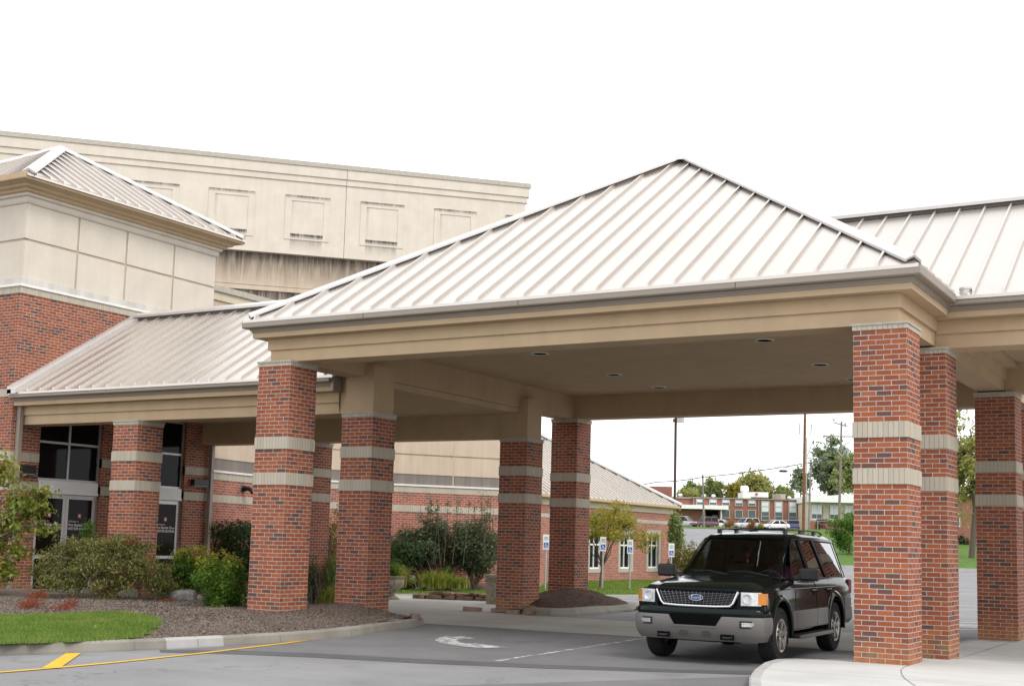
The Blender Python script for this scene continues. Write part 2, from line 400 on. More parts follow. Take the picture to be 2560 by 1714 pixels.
# parking bays beyond the portico
for k in range(7):
    x0=-14.3+k*1.35; 
    ribbon('bay_line',[(-13.6-.12*k,14.5+k*1.55),(-9.2-.12*k,13.2+k*1.55)],.11,G+.006,M['whiteline'])
ribbon('bay_line',[(-9.1,13.1),(-9.9,24)],.11,G+.006,M['whiteline'])
ribbon('bay_line',[(-2.2,10.5),(1.8,16)],.12,G+.006,M['whiteline'])
ribbon('bay_line',[(-6.5,12.5),(6,18.0)],.12,G+.006,M['whiteline'])
ribbon('bay_line',[(-12,22),(6,28.0)],.12,G+.006,M['whiteline'])
ribbon('bay_line',[(-16,36),(4,40.0)],.14,G+.006,M['whiteline'])
flat('crossing_patch',[(-3.5,12.2),(1.6,12.2),(1.6,13.6),(-3.5,13.6)],G+.005,M['whiteworn'])
# ---------------------------------------------------------------- right-hand sidewalk island
isl=[(-.55,-6.0),(-.62,-4.7),(-.80,-4.03),(-1.22,-2.89),(-1.51,-1.92),(-1.73,-.98),(-1.78,-.34),(-1.60,-.04),(-1.22,.10),(-1.02,.7),(-.98,3.3),(-.78,8.3),(-.72,13.5),(9,13.5),(9,-6.0)]
def islz(y): return 0.0 if y<.9 else (-.112 if y>3.4 else -.112*(y-.9)/2.5)
m=MB(); n=len(isl)
for i in range(n-2):
    a=isl[i];b=isl[i+1]
    m.face([(a[0],a[1],G-.05),(a[0],a[1],islz(a[1])-.02),(b[0],b[1],islz(b[1])-.02),(b[0],b[1],G-.05)],0)
    # rounded nosing, then the flat
    def inn(p,d): return (p[0]+d,p[1]-(d*.4 if p[1]<.2 else 0))
    a2=inn(a,.03);b2=inn(b,.03);a3=inn(a,.17);b3=inn(b,.17)
    m.face([(a[0],a[1],islz(a[1])-.02),(a2[0],a2[1],islz(a[1])),(b2[0],b2[1],islz(b[1])),(b[0],b[1],islz(b[1])-.02)],0)
    m.face([(a2[0],a2[1],islz(a[1])),(a3[0],a3[1],islz(a[1])),(b3[0],b3[1],islz(b[1])),(b2[0],b2[1],islz(b[1]))],0)
struct('kerb',m,M['kerbwhite'])
m=MB()
for i in range(n-3):
    a=isl[i];b=isl[i+1]
    a3=(a[0]+.17,a[1]-(.068 if a[1]<.2 else 0));b3=(b[0]+.17,b[1]-(.068 if b[1]<.2 else 0))
    m.face([(a3[0],a3[1],islz(a[1])-.001),(9,a3[1],islz(a[1])-.001),(9,b3[1],islz(b[1])-.001),(b3[0],b3[1],islz(b[1])-.001)])
struct('sidewalk',m,M['concrete_new'])
for pts in ([(-.02,.38),(.0,-.3),(.06,-.7),(.22,-1.3),(.37,-1.78),(.68,-2.57),(1.1,-3.6)],[(-1.5,-1.9),(3,-2.1)]):
    ribbon('paving_joint',pts,.009,.004,M['joint'])
ribbon('paving_joint',[(.0,3.42),(-.02,13)],.016,-.106,M['joint'])
# ---------------------------------------------------------------- left planting island
kerb=[(-11.9,-9.2),(-11.2,-7.8),(-10.42,-6.42),(-9.9,-5.4),(-9.62,-4.5),(-9.42,-3.45),(-9.27,-2.73),(-9.20,-2.0),(-9.17,-1.2),(-9.27,-.45),(-9.42,.3),(-9.62,1.1),(-9.78,1.9),(-9.95,2.6),(-10.25,3.25)]
def smooth(pts,k=2,closed=False):
    P=[Vector(p) for p in pts]
    for _ in range(k):
        Q=[] if closed else [P[0]]
        r=range(len(P)) if closed else range(len(P)-1)
        for i in r:
            a=P[i];b=P[(i+1)%len(P)]; Q+= [a.lerp(b,.25),a.lerp(b,.75)]
        if not closed: Q.append(P[-1])
        P=Q
    return [tuple(p) for p in P]
ks=smooth(kerb,1)
m=MB()
L=0
prof=[(0,G-.05),(0,G+.02),(-.02,.0),(-.05,.03),(-.17,.03),(-.17,-.05)]
segs=[]
for i in range(len(ks)-1):
    mi=1 if -4.6<ks[i][1]<-3.6 else 0
    segs.append(mi)
i=0
while i<len(segs):
    j=i
    while j<len(segs) and segs[j]==segs[i]: j+=1
    m.sweep(ks[i:j+1],prof,[segs[i]]*5)
    i=j
struct('kerb',m,[M['kerb'],M['kerbwhite']])
# kerb joints
for q in ((-9.72,-4.9),(-9.44,-3.6),(-9.2,-2.0),(-9.3,-.3),(-9.66,1.2),(-10.5,-6.6)):
    i=min(range(len(ks)-1),key=lambda k:(ks[k][0]-q[0])**2+(ks[k][1]-q[1])**2)
    a=Vector(ks[i]);b=Vector(ks[i+1]);d=(b-a).normalized();nn=Vector((d.y,-d.x))
    m=MB(); A=a+nn*.004;B=a-nn*.16
    m.face([(A.x-d.x*.006,A.y-d.y*.006,G+.01),(A.x+d.x*.006,A.y+d.y*.006,G+.01),(A.x+d.x*.006-nn.x*.024,A.y+d.y*.006-nn.y*.024,.004),(A.x-d.x*.006-nn.x*.024,A.y-d.y*.006-nn.y*.024,.004)])
    m.face([(p.x+s*d.x*.006,p.y+s*d.y*.006,.0335) for p,s in ((A-nn*.056,-1),(A-nn*.056,1),(B,1),(B,-1))])
    struct('kerb_joint',m,M['joint'])
def seg_d(p,a,b):
    ax,ay=a;bx,by=b;dx,dy=bx-ax,by-ay; t=max(0,min(1,((p[0]-ax)*dx+(p[1]-ay)*dy)/(dx*dx+dy*dy)))
    return math.hypot(p[0]-ax-t*dx,p[1]-ay-t*dy)
island=[(p[0]-.16,p[1]) for p in ks]+[(-10.6,3.2),(-12.2,3.25),(-13.5,3.1),(-15.5,3.0),(-18,2.6),(-21.6,2.35),(-30,2.0),(-30,-9.2)]
def inside(p,poly):
    c=False;n=len(poly);j=n-1
    for i in range(n):
        if (poly[i][1]>p[1])!=(poly[j][1]>p[1]) and p[0]<(poly[j][0]-poly[i][0])*(p[1]-poly[i][1])/(poly[j][1]-poly[i][1])+poly[i][0]: c=not c
        j=i
    return c
rng=np.random.RandomState(3)
def vnoise(x,y,s,seed=0):
    def h(i,j): 
        k=math.sin(i*127.1+j*311.7+seed*74.7)*43758.5453; return k-math.floor(k)
    x*=s;y*=s; i=math.floor(x);j=math.floor(y);fx=x-i;fy=y-j; fx=fx*fx*(3-2*fx);fy=fy*fy*(3-2*fy)
    return (h(i,j)*(1-fx)+h(i+1,j)*fx)*(1-fy)+(h(i,j+1)*(1-fx)+h(i+1,j+1)*fx)*fy
def bedz(x,y):
    d=min(seg_d((x,y),a,b) for a,b in zip(ks,ks[1:]))
    d2=min(seg_d((x,y),a,b) for a,b in zip(island[len(ks):len(ks)+6],island[len(ks)+1:len(ks)+7]))
    t=min(1,max(0,d-.15)/1.5); t=t*t*(3-2*t)
    t2=min(1,d2/.5)
    z=.012+.15*t+.05*(vnoise(x,y,.8)-.5)*t
    z+=.10*math.exp(-((x+11.0)**2+(y-1.9)**2)/1.6)+.04*math.exp(-((x+16.5)**2+(y-.3)**2)/6)
    return z*t2-.04*(1-t2)+.012*(vnoise(x,y,9,2)-.5)*t
# mulch bed as a fine sheet
gx=np.concatenate([np.arange(-30,-18,.5),np.arange(-18,-9.0,.12)]); gy=np.arange(-9.3,3.45,.12)
V=[];idx={};F=[]
for i,x in enumerate(gx):
    for j,y in enumerate(gy):
        idx[(i,j)]=len(V); V.append((x,y,bedz(x,y) if x>-18.5 else .16))
for i in range(len(gx)-1):
    for j in range(len(gy)-1):
        c=((gx[i]+gx[i+1])/2,(gy[j]+gy[j+1])/2)
        if inside(c,island) : F.append((idx[(i,j)],idx[(i+1,j)],idx[(i+1,j+1)],idx[(i,j+1)]))
o=tri_mesh('mulch_bed',V,F,M['mulch'],smooth=True); tag(o,kind='structure')
lawn=smooth([(-15.5,-5.2),(-13.6,-4.5),(-12.83,-3.6),(-12.69,-2.6),(-12.05,-2.4),(-11.2,-2.85),(-10.5,-3.5),(-9.86,-4.6),(-9.95,-5.5),(-10.3,-6.45),(-11.0,-7.6),(-11.8,-8.9),(-16,-9)],2,True)
lawn2=smooth([(-19.5,-1.6),(-17.3,-1.5),(-16.0,-2.3),(-15.2,-3.0),(-16,-4.4),(-20,-5)],2,True)
def chips():
    V=[];F=[]
    for _ in range(46000):
        x=rng.uniform(-17.5,-9.2);y=rng.uniform(-6.6,3.3)
        if not inside((x,y),island) or inside((x,y),lawn) or inside((x,y),lawn2): continue
        if x<-14.5 and rng.rand()<.5: continue
        z=bedz(x,y)+.006; a=rng.uniform(0,6.28); l=rng.uniform(.005,.016); w=l*rng.uniform(.2,.5); tz=rng.uniform(-.45,.45)*l
        c,s=math.cos(a),math.sin(a); k=len(V)
        V+= [(x-c*l+s*w,y-s*l-c*w,z-tz*.3),(x+c*l+s*w,y+s*l-c*w,z+tz+.004),(x+c*l-s*w,y+s*l+c*w,z+tz+.012),(x-c*l-s*w,y-s*l+c*w,z-tz*.3+.008)]
        F.append((k,k+1,k+2,k+3))
    tag(tri_mesh('mulch_chips',V,F,M['chip']),kind='stuff')
chips()
def blades(name,poly,n,zf,h=(.035,.075),w=.004,box=None):
    xs=[p[0] for p in poly];ys=[p[1] for p in poly]; b=box or (min(xs),max(xs),min(ys),max(ys))
    V=[];F=[];cnt=0
    while cnt<n:
        x=rng.uniform(b[0],b[1]);y=rng.uniform(b[2],b[3])
        if not inside((x,y),poly): continue
        cnt+=1; x+=rng.normal()*.05; y+=rng.normal()*.05; z=zf(x,y); a=rng.uniform(0,6.28); hh=rng.uniform(*h)*(.75+.5*vnoise(x,y,1.4,5)); ln=rng.uniform(.0,.7)*hh; b2=rng.uniform(0,6.28); ww=w*rng.uniform(.7,1.5)
        k=len(V); V+=[(x-math.cos(a)*ww,y-math.sin(a)*ww,z),(x+math.cos(a)*ww,y+math.sin(a)*ww,z),(x+math.cos(b2)*ln,y+math.sin(b2)*ln,z+hh)]
        F.append((k,k+1,k+2))
    return tag(tri_mesh(name,V,F,M['grass']),kind='stuff')
for nm,poly in (('lawn_soil',lawn),('lawn_soil',lawn2)):
    xs=[p[0] for p in poly];ys=[p[1] for p in poly]; st=.15
    V=[];F=[]; ax=np.arange(min(xs),max(xs)+st,st); ay=np.arange(min(ys),max(ys)+st,st)
    for x in ax:
        for y in ay: V.append((x,y,bedz(x,y)+.02))
    for i in range(len(ax)-1):
        for j in range(len(ay)-1):
            if inside((ax[i]+st/2,ay[j]+st/2),poly): k=i*len(ay)+j; F.append((k,k+len(ay),k+len(ay)+1,k+1))
    tag(tri_mesh(nm,V,F,M['grassground'],smooth=True),kind='structure')
blades('grass',lawn,52000,lambda x,y:bedz(x,y)+.015,(.025,.06),.0055,(-14.6,-9.6,-7.2,-1.0))
blades('grass',lawn2,6000,lambda x,y:bedz(x,y)+.015,(.04,.08),.006)
# courtyard lawn in front of the curved wall, and its mulch
court=[(-19.4,13.6),(-18.64,14.1),(-17.35,16.4),(-15.9,18.6),(-15.1,19.4),(-14.0,21.4),(-13.6,24),(-13.6,45),(-21.8,45),(-21.8,29),(-18.2,21.6),(-19,20.2),(-20.3,18.4),(-21.2,17.1),(-22.1,15.4),(-22.5,13.5),(-21.5,12.9)]
m=MB(); m.face([(x,y,-.10) for x,y in court]); 
struct('lawn_soil',m,M['grassground'])
blades('grass',[p for p in court],34000,lambda x,y:-.10,(.05,.085),.016,(-22.5,-13.6,13.6,38))
m=MB()
kc=[(-21.4,12.75),(-19.4,13.4),(-18.5,13.95),(-17.2,16.3),(-15.75,18.5),(-14.95,19.3),(-13.85,21.35),(-13.45,24),(-13.45,45)]
m.sweep(kc,[(0,G-.02),(0,G+.02),(-.01,G+.025),(-.14,G+.025),(-.14,G-.02)],[0]*4)
struct('kerb',m,M['concrete'])
m=MB(); m.sweep([(-21.9,12.9),(-22.5,13.5),(-22.15,15.35),(-21.25,17.05),(-20.35,18.4),(-19.05,20.2),(-18.4,21.2)],[(1.3,-.11),(1.0,.0),(.4,.07),(-.1,.08)],[0]*3); struct('planting_soil',m,M['mulch'])
# mulch mound with stones round the right hand pair of piers
V=[];F=[];na=40;nr=10;cx,cy=-11.0,10.75
for r in range(nr+1):
    for a in range(na):
        t=r/nr; ang=2*math.pi*a/na; rx=1.28*(1+.06*math.sin(3*ang));ry=2.75*(1+.05*math.sin(2*ang+1))
        V.append((cx+rx*t*math.cos(ang),cy+ry*t*math.sin(ang),G+.01+.50*(1-t**2.0)*(.85+.3*vnoise(t*3*math.cos(ang),t*3*math.sin(ang),1.7,4))))
for r in range(nr):
    for a in range(na): F.append((r*na+a,(r+1)*na+a,(r+1)*na+(a+1)%na,r*na+(a+1)%na))
tag(tri_mesh('mulch_mound',V,F,M['mulch_dark'],smooth=True),kind='structure')
m=MB(); m.sweep([(-10.75,7.95),(-9.95,7.85),(-9.6,8.5),(-9.62,9.7),(-9.75,11.8),(-10.2,13.2)],[(0,G-.02),(0,G+.05),(-.10,.03),(-.34,.05),(-.34,G)],[0]*4)
struct('kerb',m,M['kerb'])
# far lawns, on the right beyond the road and below the parked cars
sheet('far_lawn',173,183,-75,60,.03,M['grassground'])
def farpatch(name,pts,mat,dz=.05):
    m=MB(); q=[]
    for e,u in pts: q.append((e,(u-1344)/3198.39*e*1.0))
    # rows
    es=sorted(set(e for e,_ in pts)); 
    m.face([(*EW(e,w),hgt(e)+dz) for e,w in q]); return struct(name,m,mat)
ribbon('paving_crack',[(-17.2,9.2),(-15.9,9.6),(-14.6,9.3),(-13.6,9.7)],.03,G+.010,M['joint'])
ribbon('paving_crack',[(-15.6,10.4),(-14.5,10.2),(-13.4,10.6)],.03,G+.010,M['joint'])
ribbon('paving_crack',[(-16.4,10.3),(-15.8,11.2),(-15.2,11.3)],.025,G+.010,M['joint'])
farpatch('far_lawn',[(96,2010),(96,2900),(118,2900),(118,1960)],M['grassground'])
farpatch('far_lawn',[(118,1960),(118,2900),(150,2900),(150,1960)],M['grassground'])
farpatch('far_lawn',[(150,1960),(150,2900),(173,2900),(173,1960)],M['grassground'],.06)
m=MB()
for (e0,u0),(e1,u1) in (((95.2,1990),(95.2,2900)),):
    a=EW(e0,(u0-1344)/3198*e0); b=EW(e1,(u1-1344)/3198*e1); m.bar((*a,hgt(95)),(*b,hgt(95)),.5,.22)
struct('kerb',m,M['kerbwhite'])
# ---------------------------------------------------------------- piers
W=.757
B1T,B1B,B2T,B2B=3.3405,3.122,2.686,2.4677
def pier(parent,x,y,H,zb=-.2,dz=0.0,name='column'):
    """brick pier whose right/front corner is x,y; two soldier bands and a cap are its pieces"""
    x0,x1,y0,y1=x-W,x,y,y+W
    m=MB()
    for a,b in ((zb,B2B+dz),(B2T+dz,B1B+dz),(B1T+dz,H-.095)):
        m.box(x0,x1,y0,y1,a,b,0,skip='bt')
    c=m.build(name,M['brick'],parent)
    for t,b in ((B1T,B1B),(B2T,B2B)):
        m=MB(); e=.013
        m.box(x0-e,x1+e,y0-e,y1+e,b+dz,t+dz)
        m.build('stone_band',M['soldier'],c)
    m=MB(); m.box(x0-.014,x1+.014,y0-.014,y1+.014,H-.096,H-.03,0); m.box(x0-.03,x1+.03,y0-.03,y1+.03,H-.03,H,1)
    m.build('cap',[M['soldier'],M['slab']],c)
    return c
# cornice profiles (offset from beam face, height above the beam's underside)
BEAM=[(-.045,0),(-.045,.222),(0,.224),(0,.43)]
FRIEZE=[(-.02,.432),(.2,.434),(.2,.525)]
FASC=[(.2,.526),(.215,.53),(.225,.56),(.238,.565),(.25,.597)]
GUT=[(.2,.598),(.335,.604),(.35,.622),(.35,.735),(.342,.745),(.33,.745),(.33,.70),(.18,.70)]
def cornice(parent,path,z,closed,inner=.57,ceil=.58):
    P=lambda q:[(o,z+h) for o,h in q]
    m=MB(); m.sweep(path,P([(-inner,ceil),(-inner,0),(-.045,0)]),[0,0],closed); m.sweep(path,P(BEAM),[0]*3,closed); m.build('beam',M['tan'],parent)
    m=MB(); m.sweep(path,P(FRIEZE),[0]*2,closed); m.build('frieze',M['tan'],parent)
    m=MB(); m.sweep(path,P(FASC),[0]*4,closed); g=m.build('fascia',M['gutter'],parent)
    m=MB(); m.sweep(path,P(GUT),[0]*7,closed); m.build('gutter',M['gutter'],parent)
def rib(m,A,B,w,h,mi):
    """standing seam whose eave end is folded down"""
    A=Vector(A);B=Vector(B);d=(B-A); L=d.length; d.normalize(); s=d.cross(Vector((0,0,1))); s.normalize(); u=s.cross(d)
    A=A+d*.015; K=A+d*min(.06,L*.3); s=s*w/2
    a0,a1=A-s,A+s; k0,k1=K-s,K+s; b0,b1=B-s,B+s
    m.face([a0,a1,k1+u*h,k0+u*h],mi); m.face([k0+u*h,k1+u*h,b1+u*h,b0+u*h],mi)
    m.face([a1,k1,k1+u*h],mi); m.face([a0,k0+u*h,k0],mi); m.face([k1,b1,b1+u*h,k1+u*h],mi); m.face([k0,k0+u*h,b0+u*h,b0],mi); m.face([b0,b0+u*h,b1+u*h,b1],mi)
def slope_roof(m,poly,z_of,ribs,up,mi=0,thick=.05,rw=.035,rh=.05,step=None):
    """one roof plane plus its standing seams; ribs are pairs of xy points"""
    top=[(x,y,z_of(x,y)) for x,y in poly]; m.face(top,mi); m.face([(x,y,z-thick) for x,y,z in top][::-1],mi)
    n=len(top)
    for i in range(n):
        a=top[i];b=top[(i+1)%n]; m.face([(a[0],a[1],a[2]-thick),(b[0],b[1],b[2]-thick),b,a],mi)
    for a,b in ribs:
        A=(a[0],a[1],z_of(*a)-.004);B=(b[0],b[1],z_of(*b)-.004)
        rib(m,A,B,rw,rh,mi)
def hipcap(m,a,b,w=.26,t=.035,lift=.055,mi=0):
    hipstrip(m,a,b,w*.80,.085,-.03,1); hipstrip(m,a,b,w,t,lift,mi)  # lower strip is dark: its colour stands in for shade beneath the cap
def hipstrip(m,a,b,w,t,lift,mi):
    """folded ridge or hip flashing on small upstands: a low roof-shaped strip"""
    a=Vector(a);b=Vector(b); d=(b-a).normalized(); s=d.cross(Vector((0,0,1))).normalized(); u=s.cross(d)
    drop=w*.30
    L0=a-s*w/2-u*drop;R0=a+s*w/2-u*drop;L1=b-s*w/2-u*drop;R1=b+s*w/2-u*drop
    T=u*(t+lift); K=u*lift
    A=[L0+T,a+T,R0+T,R0+K,L0+K];B=[L1+T,b+T,R1+T,R1+K,L1+K]
    for i,j in ((0,1),(1,2),(2,3),(4,0)): m.face([A[i],A[j],B[j],B[i]],mi)
    m.face([A[3],A[4],B[4],B[3]],mi); m.face(A[::-1],mi); m.face(B,mi)

# ---------------------------------------------------------------- portico
P_=empty('portico',(-5.96,5.94,0),'square drive-through portico with pale seamed pyramid roof on brick piers over the parked vehicle','portico')
bx0,bx1,by0,by1=-11.82,-.10,.10,11.77
ring=[(bx0,by0),(bx1,by0),(bx1,by1),(bx0,by1)]
cornice(P_,ring,4.75,True)
for x,y in ((0,0),(-11.163,0),(-11.093,11.113),(.05,11.113)): pier(P_,x,y,4.75)
m=MB(); m.box(bx0+.3,bx1-.3,by0+.3,by1-.3,5.33,5.37); cl=m.build('ceiling',M['tan'],P_)
for gx_ in (-9.35,-6.2,-2.45):
    m=MB(); m.box(gx_-.006,gx_+.006,by0-.353,by0-.349,4.75+.612,4.75+.744); m.build('gutter_joint',M['shade_joint'],P_)
for x in (-8.36,-3.62):
    for y in (1.0,4.28,7.65,10.1):
        m=MB(); m.lathe([(.0,5.327),(.15,5.327),(.15,5.322)],(x,y,0),24,0); m.lathe([(.15,5.323),(.155,5.314),(.175,5.318),(.18,5.331)],(x,y,0),24,1)
        m.build('downlight',[M['dark'],M['white']],P_)
# stub over the lower walkway piers
for (x,y) in ((-11.003,2.32),(-11.003,8.407)):
    m=MB(); m.box(x-W+.03,x-.03,y+.04,y+W-.04,4.034,4.98); m.build('beam_stub',M['tan'],P_)
ax,ay,az=-5.96,5.935,9.50; ez=5.505; hw=6.19
def zp(x,y): return az-(az-ez)*max(abs(x-ax),abs(y-ay))/hw
m=MB()
corners=[(ax-hw,ay-hw),(ax+hw,ay-hw),(ax+hw,ay+hw),(ax-hw,ay+hw)]
for k in range(4):
    a=corners[k];b=corners[(k+1)%4]; out=Vector(((a[0]+b[0])/2-ax,(a[1]+b[1])/2-ay)).normalized()
    tdir=Vector((b[0]-a[0],b[1]-a[1])).normalized()
    ribs=[]
    t=-hw+.27
    while t<hw-.15:
        base=Vector((ax,ay))+out*hw+tdir*t; topd=max(abs(t),.06); top=Vector((ax,ay))+out*topd+tdir*t
        ribs.append((tuple(base),tuple(top))); t+=.4435
    slope_roof(m,[a,b,(ax,ay)],lambda x,y,o=out:az-(az-ez)*((x-ax)*o.x+(y-ay)*o.y)/hw,ribs,(0,0,1))
rf=m.build('roof',M['roof'],P_)
m=MB()
for c in corners: hipcap(m,(c[0]-(c[0]-ax)*.015,c[1]-(c[1]-ay)*.015,ez+.06),(ax+(c[0]-ax)*.012,ay+(c[1]-ay)*.012,az+.0))
m.build('hip_cap',[M['cap'],M['shade_joint']],rf)
m=MB(); m.lathe([(.0,.12),(.22,.05),(.30,-.08)],(ax,ay,az),8,0,smooth=False); m.build('finial_cap',M['cap'],rf)

# ---------------------------------------------------------------- covered walkways
def walkway(label,x0,x1,z,ridge_x0,ridge_x1,cols,dzb):
    root=empty('covered_walkway',((x0+x1)/2,5.74,0),label,'covered walkway','covered walkways either side of the portico')
    yf,yb=2.42,9.06
    cornice(root,[(x0,yf),(x1,yf)],z,False); cornice(root,[(x1,yb),(x0,yb)],z,False)
    m=MB(); m.box(x0,-11.27 if x1<0 else x1,yf+.3,yb-.3,z+.58,z+.71); m.build('ceiling',M['tan'],root)
    for x,y in cols: pier(root,x,y,z,dz=dzb)
    return root
E0=2.07
def gable(root,ex0,ex1,rx0,rx1,zE,zR,yc=5.74,flash=None,phase=.2):
    run=yc-E0+.02
    for sgn in (-1,1):
        ye=yc+sgn*run
        zf=lambda x,y:zE+(zR-zE)*(run-abs(y-yc))/run
        m=MB(); ribs=[]; x=min(ex0,rx0)+phase
        while x<max(ex1,rx1):
            # clip the seam to the plane's slanted ends
            def lim(x):
                ys=[]
                for (xa,xb,left) in ((ex0,rx0,True),(ex1,rx1,False)):
                    lo,hi=0.,1.
                    if xa!=xb:
                        t=(x-xa)/(xb-xa)
                        ys.append((t,left))
                lo,hi=0.0,1.0
                for t,left in ys:
                    if left:
                        if rx0<ex0: lo=max(lo,t if x<ex0 else 0)
                        else: hi=min(hi,t)
                    else:
                        if rx1>ex1: lo=max(lo,t if x>ex1 else 0)
                        else: hi=min(hi,t)
                return lo,hi
            lo,hi=lim(x)
            if hi-lo>.03: ribs.append(((x,ye+(yc-ye)*max(0,lo)),(x,ye+(yc-ye)*min(.995,hi))))
            x+=.4435
        poly=[(ex0,ye),(ex1,ye),(rx1,yc),(rx0,yc)] if sgn<0 else [(ex1,ye),(ex0,ye),(rx0,yc),(rx1,yc)]
        slope_roof(m,poly,zf,ribs,(0,0,1))
        rf=m.build('roof',M['roof'],root)
    m=MB(); hipcap(m,(rx0,yc,zR+.04),(rx1,yc,zR+.04),.30,.06); m.build('ridge_cap',[M['cap'],M['shade_joint']],rf)
    return rf
zl=4.034
wl=walkway('left covered walkway with seamed metal roof joining the glazed entrance to the portico',-21.6,-11.95,zl,0,0,[(-17.50,2.32),(-11.003,2.32),(-17.50,8.407),(-11.003,8.407)],0)
for ya,yb in ((2.47,3.0),(8.5,9.0)):
    m=MB(); m.box(-12.0,-11.05,ya,yb,4.034,4.82); m.build('end_panel',M['tan'],wl)
m=MB(); m.box(-11.96,-11.90,2.16,2.47,zl+.43,zl+.66); m.box(-11.955,-11.895,2.10,2.47,zl+.66,zl+.73); m.build('soffit_return',M['gutter'],wl)
rf=gable(wl,-21.6,-11.85,-21.6,-9.4,zl+.735,7.13)
# stepped wall flashing along the tower
m=MB()
for o,h in ((0.0,.10),(.16,.17)):
    a=Vector((-21.58,2.0,zl+.70));b=Vector((-21.58,5.74,7.10))
    m.obox(a,(.30-o,0,0),b-a,(0,0,h))
m.build('wall_flashing',M['cap'],rf)
wr=walkway('right covered walkway whose broad white seamed roof runs off beyond the nearest brick piers',-.14,9.5,4.72,0,0,[(.036,2.32),(.05,8.407),(8.6,2.32),(8.6,8.407)],.015)
rf=gable(wr,.15,9.8,-3.3,9.8,4.72+.735,7.80,phase=.26)
m=MB(); m.lathe([(.085,5.42),(.085,5.57),(.095,5.57),(.095,5.60),(.0,5.605)],(.37,2.2,0),18,0); m.build('vent_pipe',M['cap'],wr)
# downspout at the left end of the walkway
def box_thing(name,label,cat,dims,mat,group=None):
    m=MB(); m.box(*dims); o=m.build(name,mat,bevel=.01); tag(o,label,cat,group); return o
def downspout(x,y,z0,z1,label):
    root=empty('downspout',(x,y,z0),label,'downspout','metal downspouts')
    m=MB(); m.box(x-.06,x+.06,y-.05,y+.05,z0,z1); m.build('pipe',M['gutter'],root)
    m=MB()
    for z in (z0+.5,(z0+z1)/2,z1-.4): m.box(x-.068,x+.068,y-.058,y+.058,z,z+.035)
    m.build('strap',M['gutter'],root)
downspout(-21.50,2.36,-.1,4.66,'taupe metal downspout dropping from the left end of the walkway gutter')
downspout(-21.48,8.78,-.1,4.9,'brown metal downspout at the far corner of the brick entrance, behind the dark wall lamp')

# ---------------------------------------------------------------- entrance tower
T=empty('entrance_tower',(-24.9,5.51,0),'brick and cream stucco entrance tower with pale seamed pyramid roof and glass doors','tower building')
tx0,tx1,ty0,ty1=-28.2,-21.6,2.2,8.82
U1=(3.06,5.00);U2=(5.98,7.90);HZ=4.6
m=MB()
def wallx(m,x,y0,y1,z0,z1): m.face([(x,y0,z0),(x,y1,z0),(x,y1,z1),(x,y0,z1)])
def brickbands(fn,zs,z0,z1):
    z=z0
    for b,t in zs: fn(z,b); z=t
    fn(z,z1)
bands=[(2.468,2.686),(3.17,3.39)]
for y0,y1 in ((ty0,U1[0]),(U1[1],U2[0]),(U2[1],ty1)):
    brickbands(lambda a,b:wallx(m,tx1,y0,y1,a,b),bands,-.2,HZ)
brickbands(lambda a,b:wallx(m,tx1,ty0,ty1,a,b),[(4.69,4.88)],HZ,7.2)
for pts in (((tx0,ty0),(tx1,ty0)),((tx1,ty1),(tx0,ty1)),((tx0,ty1),(tx0,ty0))):
    (xa,ya),(xb,yb)=pts
    brickbands(lambda a,b:m.face([(xa,ya,a),(xb,yb,a),(xb,yb,b),(xa,ya,b)]),[(2.468,2.686),(3.17,3.39),(4.69,4.88)],-.2,7.2)
for y0,y1 in (U1,U2):   # reveals
    m.face([(tx1-.25,y0,-.2),(tx1,y0,-.2),(tx1,y0,HZ),(tx1-.25,y0,HZ)]); m.face([(tx1,y1,-.2),(tx1-.25,y1,-.2),(tx1-.25,y1,HZ),(tx1,y1,HZ)]); m.face([(tx1,y0,HZ),(tx1,y1,HZ),(tx1-.25,y1,HZ),(tx1-.25,y0,HZ)])
wall=m.build('brick_wall',M['brick'],T)
m=MB(); e=.012
for b,t in ((2.468,2.686),(3.17,3.39)):
    for y0,y1 in ((ty0-e,U1[0]),(U1[1],U2[0]),(U2[1],ty1+e)): m.box(tx1-.3,tx1+e,y0,y1,b,t)
    m.box(tx0,tx1-.3,ty0-e,ty0+.1,b,t)
m.box(tx0,tx1+e,ty0-e,ty1+e,4.69,4.88)
m.build('stone_band',M['soldier'],wall)
m=MB(); sq=[(tx0,ty0),(tx1,ty0),(tx1,ty1),(tx0,ty1)]
m.sweep(sq,[(0,7.2),(.02,7.2),(.02,7.36)],[0,0],True); m.build('stone_course',M['soldier'],T)
m=MB(); m.sweep(sq,[(.02,7.362),(.05,7.365),(.05,7.405),(.0,7.43)],[0]*3,True); m.build('string_course',M['whitestone'],T)
m=MB(); m.sweep(sq,[(.0,7.43),(-.05,7.60),(-.12,7.60)],[0]*2,True); m.build('weathered_ledge',M['ledge'],T)
# stucco panels separated by recessed reveals
m=MB(); g=.032; rec=-.105
ys=[ty0+.08,3.875,5.46,7.145,ty1-.08]; zs=[7.60,8.545,9.45]
m.sweep(sq,[(rec-.012,7.6),(rec-.012,9.5)],[1],True)
def panels(face):
    for i in range(4):
        for j in range(2):
            a,b=ys[i]+(g if i else 0),ys[i+1]-(g if i<3 else 0); c,d=zs[j]+(g if j else 0),zs[j+1]-(g if j<1 else 0)
            if face=='x': m.box(tx1+rec-.08,tx1+rec+.012,a,b,c,d,0)
            else:
                k=tx1-(b-ty0);k2=tx1-(a-ty0)
                m.box(k,k2,ty0-rec-.012,ty0-rec+.08,c,d,0)
panels('x'); panels('y')
m.build('stucco_panels',[M['cream2'],M['groove']],T)
m=MB(); m.sweep(sq,[(-.13,9.42),(-.05,9.45),(-.03,9.50),(-.03,9.60),(.03,9.61),(.05,9.67)],[0]*5,True); m.build('frieze',M['cream2'],T)
